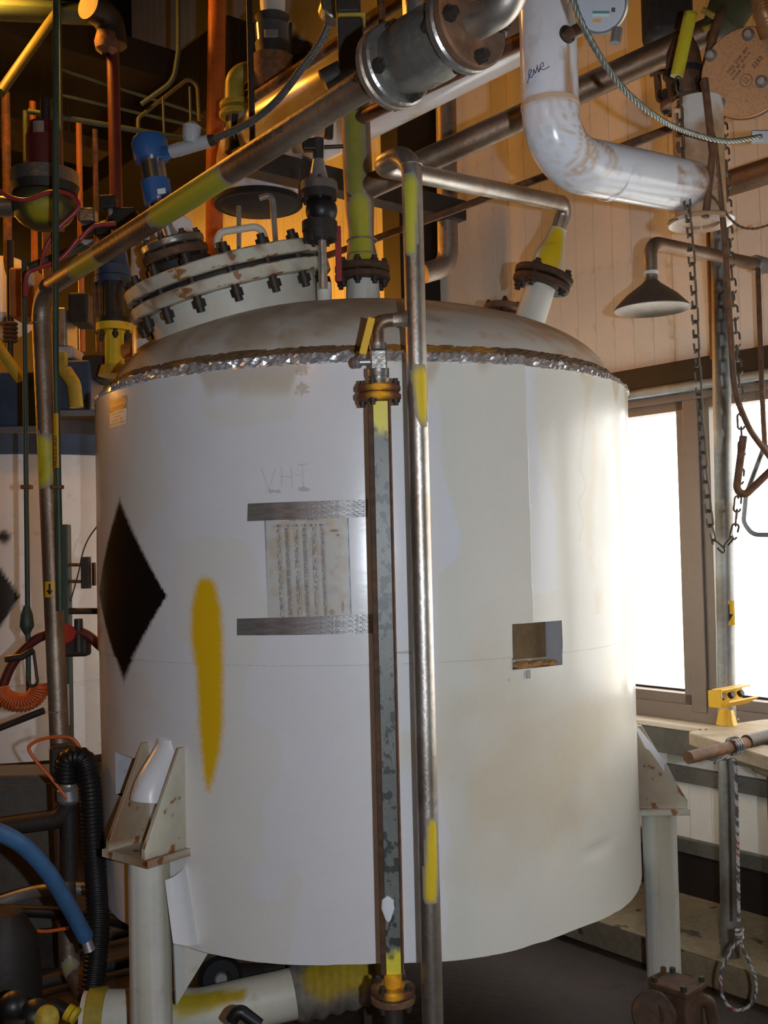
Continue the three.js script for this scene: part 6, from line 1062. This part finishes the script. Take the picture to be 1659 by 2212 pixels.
{ // hoses hung beside the neighbour
  const cv = (p, z, r, m, n, l, seg = 14, ribs) => { const q = new THREE.CatmullRomCurve3(p.map(([x, y, d]) => at(x, y, d ?? z))).getPoints(110); return solo(n, l, 'hose', sweep(ribs ? resample(q, 0.003) : q, r, { seg, shape: ribs ? (a, s) => 1 + 0.06 * Math.sin(s * 520) : undefined }), m); };
  cv([[-20, 1560], [0, 1500], [30, 1430], [80, 1380], [130, 1366], [180, 1368], [222, 1400]], 3.6, 0.016, MAT.maroon, 'red_hose', 'dark red hose arched from the valve between the tanks');
  const co = []; for (let k = 0; k <= 700; k++) { const f = k / 700, a = Math.PI * (1.02 + 1.0 * f), cx = 42 + 44 * Math.cos(a), cyy = 1482 - 36 * Math.sin(a) , p = at(cx, cyy, 3.5), w = f * 2 * Math.PI * 22, o = 0.028; p.add(V(Math.cos(a) * Math.cos(w) * o, Math.sin(a) * Math.cos(w) * o, Math.sin(w) * o)); co.push(p); }
  solo('coiled_air_hose', 'orange coiled air hose hanging in a curve', 'hose', sweep(co, 0.0042, { seg: 7 }), MAT.orangehose);
  const t = thing('hose_gun', 'dark air gun with hooked handle hung on the red hose', 'tool'); part(t, 'body', sweep(fillet([at(12, 1424, 3.45), at(45, 1420, 3.45), at(72, 1405, 3.45)], 0.03), 0.011, { seg: 10 }), MAT.bolt); part(t, 'hook', sweep(fillet([at(72, 1405, 3.45), at(82, 1478, 3.45), at(66, 1484, 3.45), at(58, 1462, 3.45)], 0.02), 0.005, { seg: 8 }), MAT.bolt);
  const g = thing('hose_valve', 'dark hose valve clamped between the two tanks', 'valve'); part(g, 'body', place(box(0.09, 0.07, 0.06, 0.012), at(165, 1395, 3.62)), MAT.black); part(g, 'handle', place(cyl(0.016, 0.014, 0.11, 14), at(170, 1372, 3.6)), MAT.bolt); part(g, 'red_wheel', place(disc(0.036, 0.022, 20), at(140, 1370, 3.58), V(0.2, 0.6, 1)), MAT.red);
  solo('push_rod', 'black rod slanting in below the coiled hose', 'rod', sweep([at(-20, 1580, 3.5), at(95, 1535, 3.5)], 0.011, { seg: 10 }), MAT.black);
  cv([[145, 1725], [110, 1680], [75, 1640], [62, 1615], [80, 1600], [120, 1592], [155, 1595], [172, 1615], [178, 1640]], 3.2, 0.0055, MAT.orangehose, 'red_cable', 'red cable looped over the pipe joint', 8);
  cv([[200, 2140, 3.05], [212, 2000, 3.1], [200, 1800, 3.15], [192, 1680, 3.15], [178, 1640, 3.15], [150, 1640, 3.15], [142, 1690, 3.15]], 3.1, 0.032, MAT.blackgloss, 'black_hose', 'thick black corrugated hose curling down beside the leg', 20, true);
  cv([[-20, 1790, 2.55], [40, 1820, 2.6], [100, 1880, 2.68], [150, 1960, 2.75], [185, 2025, 2.8]], 2.7, 0.021, MAT.bluehose, 'blue_hose', 'blue hose sloping down towards the floor in front of the long pipe');
  part(thing('hose_coupling', 'small steel coupling on the end of the blue hose', 'coupling'), 'coupling', place(cyl(0.012, 0.016, 0.05, 14), at(188, 2034, 2.8), V(0.3, -1, 0)), MAT.zinc);
  cv([[-20, 1955, 3.5], [60, 1930, 3.5], [110, 1922, 3.45], [170, 1920, 3.45], [235, 1925, 3.45], [275, 1950, 3.4]], 3.5, 0.02, MAT.galv, 'foil_wrapped_hose', 'foil wrapped hose crossing the floor behind the blue hose');
  cv([[-20, 1965, 3.3], [60, 1968, 3.3], [130, 1972, 3.3], [230, 1985, 3.25], [290, 2000, 3.2]], 3.3, 0.018, MAT.blackgloss, 'black_hose', 'black hose lying across the floor under the foil wrapped one');
  cv([[-20, 1975, 3.1], [30, 2000, 3.1], [90, 2012, 3.1], [150, 2005, 3.1]], 3.1, 0.005, MAT.orangehose, 'red_cable', 'red cable sagging under the black hoses', 8);
}
{ // pump and pipework low on the near side of the neighbour
  const t = thing('joint_assembly', 'grimy pipe joint with a chrome union low beside the long pipe', 'fitting');
  const z = 3.25; part(t, 'elbow', sweep(fillet([at(-20, 1790, z), at(130, 1770, z), at(150, 1740, z), at(150, 1660, z)], 0.06), 0.028, { seg: 18 }), MAT.black); part(t, 'union', place(lathe([[0.026, -0.04], [0.034, -0.03], [0.034, 0.0], [0.024, 0.012], [0.02, 0.05]], 20), at(148, 1706, z - 0.02)), MAT.zinc); part(t, 'valve', place(box(0.08, 0.09, 0.07, 0.015), at(140, 1640, z)), MAT.bolt); part(t, 'down_pipe', sweep([at(150, 1745, z), at(150, 1900, z)], 0.024, { seg: 16 }), MAT.black);
  const c = thing('control_cabinet', 'dark grey cabinet standing under the neighbouring tank', 'cabinet'); part(c, 'body', place(box(0.34, 0.56, 0.2, 0.01), V(at(50, 1730, 4.0).x, 0.42, -4.0)), MAT.girt); part(c, 'door', place(box(0.3, 0.48, 0.01, 0.004), V(at(50, 1730, 4.0).x, 0.43, -3.895)), MAT.girt); part(c, 'plinth', place(box(0.3, 0.14, 0.18), V(at(50, 1730, 4.0).x, 0.07, -4.0)), MAT.black);
}
// ================================================================== pipework on the floor under the main tank
{
  const t = thing('lagged_floor_pipe', 'white lagged floor pipe with yellow overspray and a torn grey wrap under the tank', 'pipe');
  const a = at(180, 2195, 3.02), b = at(430, 2192, 3.04), c = at(640, 2145, 3.1), d = at(800, 2105, 3.15);
  part(t, 'lagging', pipeGeo([a, b, c.clone().lerp(d, 0.1)], 0.07, 0.25, { seg: 28, step: 0.02, color: sprayed([1, 0.98, 0.92], [{ a: at(400, 2168, 2.99), b: at(520, 2150, 3.02), w: 0.045, w1: 0.02, c: [0.75, 0.56, 0.03] }]) }), MAT.cream);
  const w = resample([c.clone().lerp(b, 0.03), d, d.clone().add(d.clone().sub(c).multiplyScalar(0.4))], 0.006); part(t, 'torn_wrap', sweep(w, 0.082, { seg: 40, shape: (q, s) => 1 + 0.1 * (fbm(q * 3, s * 30, 3, 0, 601) - 0.5) + 0.05 * Math.sin(s * 130 + q * 2), color: sprayed((p) => mix3([0.5, 0.46, 0.4], [0.25, 0.22, 0.18], p3(p, 50)), [{ a: at(700, 2110, 3.05), b: at(780, 2085, 3.07), w: 0.07, c: [0.72, 0.52, 0.02] }]) }), mk({ color: [0.7, 0.7, 0.7], roughness: 0.7, vertexColors: true, map: T.grime }), 'crumpled grey wrap sprayed yellow');
  part(t, 'end_ring', place(ring(0.05, 0.078, 0.05, 28), a.clone().lerp(b, 0.12), b.clone().sub(a)), MAT.yellowold);
  for (const p of [b, d]) part(t, 'support', place(box(0.04, Math.max(0.02, p.y - 0.06), 0.06), V(p.x, Math.max(0.02, p.y - 0.06) / 2, p.z)), MAT.bolt);
}
{
  const t = thing('black_floor_valve', 'black round bodied valve on the floor behind the lagged pipe', 'valve');
  const z = 3.25, c = at(475, 2110, z); part(t, 'wheel', place(disc(0.066, 0.05, 32, 0.012), c, V(0.3, 0.1, 1)), MAT.blackgloss); part(t, 'hub', place(disc(0.02, 0.07, 18), c, V(0.3, 0.1, 1)), MAT.zinc); part(t, 'pipe', sweep(fillet([c, at(560, 2110, 3.35), at(700, 2075, 3.45)], 0.06), 0.04, { seg: 18 }), MAT.black); part(t, 'foot', place(box(0.05, c.y - 0.05, 0.05), V(c.x, (c.y - 0.05) / 2, c.z - 0.02)), MAT.bolt);
  part(t, 'bracket', sweep(fillet([at(500, 2205, 2.6), at(515, 2180, 2.6), at(560, 2215, 2.6)], 0.02), 0.016, { seg: 12 }), MAT.blackgloss);
}
{
  const t = thing('glass_bulb_fitting', 'dark round fitting with glassy bulbs and yellow band on the floor', 'fitting');
  const z = 2.55; for (const [x, y, r] of [[28, 2175, 0.036], [75, 2198, 0.042]]) part(t, 'bulb', place(new THREE.SphereGeometry(r, 28, 20), at(x, y, z)), MAT.blackgloss); part(t, 'yellow_cap', place(new THREE.SphereGeometry(0.03, 24, 16), at(100, 2200, z - 0.02)), MAT.yellowold); part(t, 'base', place(cyl(0.05, 0.045, 0.2, 20), at(50, 2280, z)), MAT.bolt);
  const k = thing('yellow_black_coupling', 'small yellow and black coupling lying by the long pipe foot', 'coupling'); part(k, 'sleeve', place(cyl(0.02, 0.02, 0.07, 16), at(140, 2185, 2.95), V(1, -0.5, 0.2)), MAT.blackgloss); part(k, 'ring', place(cyl(0.0225, 0.0225, 0.016, 16), at(150, 2188, 2.94), V(1, -0.5, 0.2)), MAT.yellow); part(k, 'ring', place(cyl(0.0225, 0.0225, 0.012, 16), at(162, 2194, 2.94), V(1, -0.5, 0.2)), MAT.yellow);
  const d = thing('dark_floor_pump', 'dark teal pump body standing at the floor edge', 'pump'); part(d, 'body', place(lathe([[0, 0.2], [0.05, 0.19], [0.09, 0.12], [0.1, 0.0], [0.1, -0.2], [0, -0.2]], 30), at(10, 2120, 3.0)), MAT.black); part(d, 'foot', place(box(0.2, 0.04, 0.2, 0.005), V(at(15, 2090, 3.0).x, 0.02, -3.0)), MAT.bolt);
}
{ // floor grating bars
  for (const [y, l] of [[2045, 'dark pipe lying on the floor behind the long pipe foot'], [2110, 'dark floor pipe running towards the tank leg']]) { const a = onY(40, y + 25, 0.04), b = onY(300, y - 40, 0.04); solo('floor_pipe', l, 'pipe', sweep([a, b], 0.022, { seg: 12 }), MAT.black); }
}
// ------------------------------------------------------------------ put every thing's origin at its base
for (const o of things) {
  const b = new THREE.Box3().setFromObject(o), p = V((b.min.x + b.max.x) / 2, b.min.y, (b.min.z + b.max.z) / 2);
  if (o.isGroup) { for (const c of o.children) c.position.sub(p); } else o.geometry.translate(-p.x, -p.y, -p.z);
  o.position.copy(p);
}
renderer.render(scene, camera);
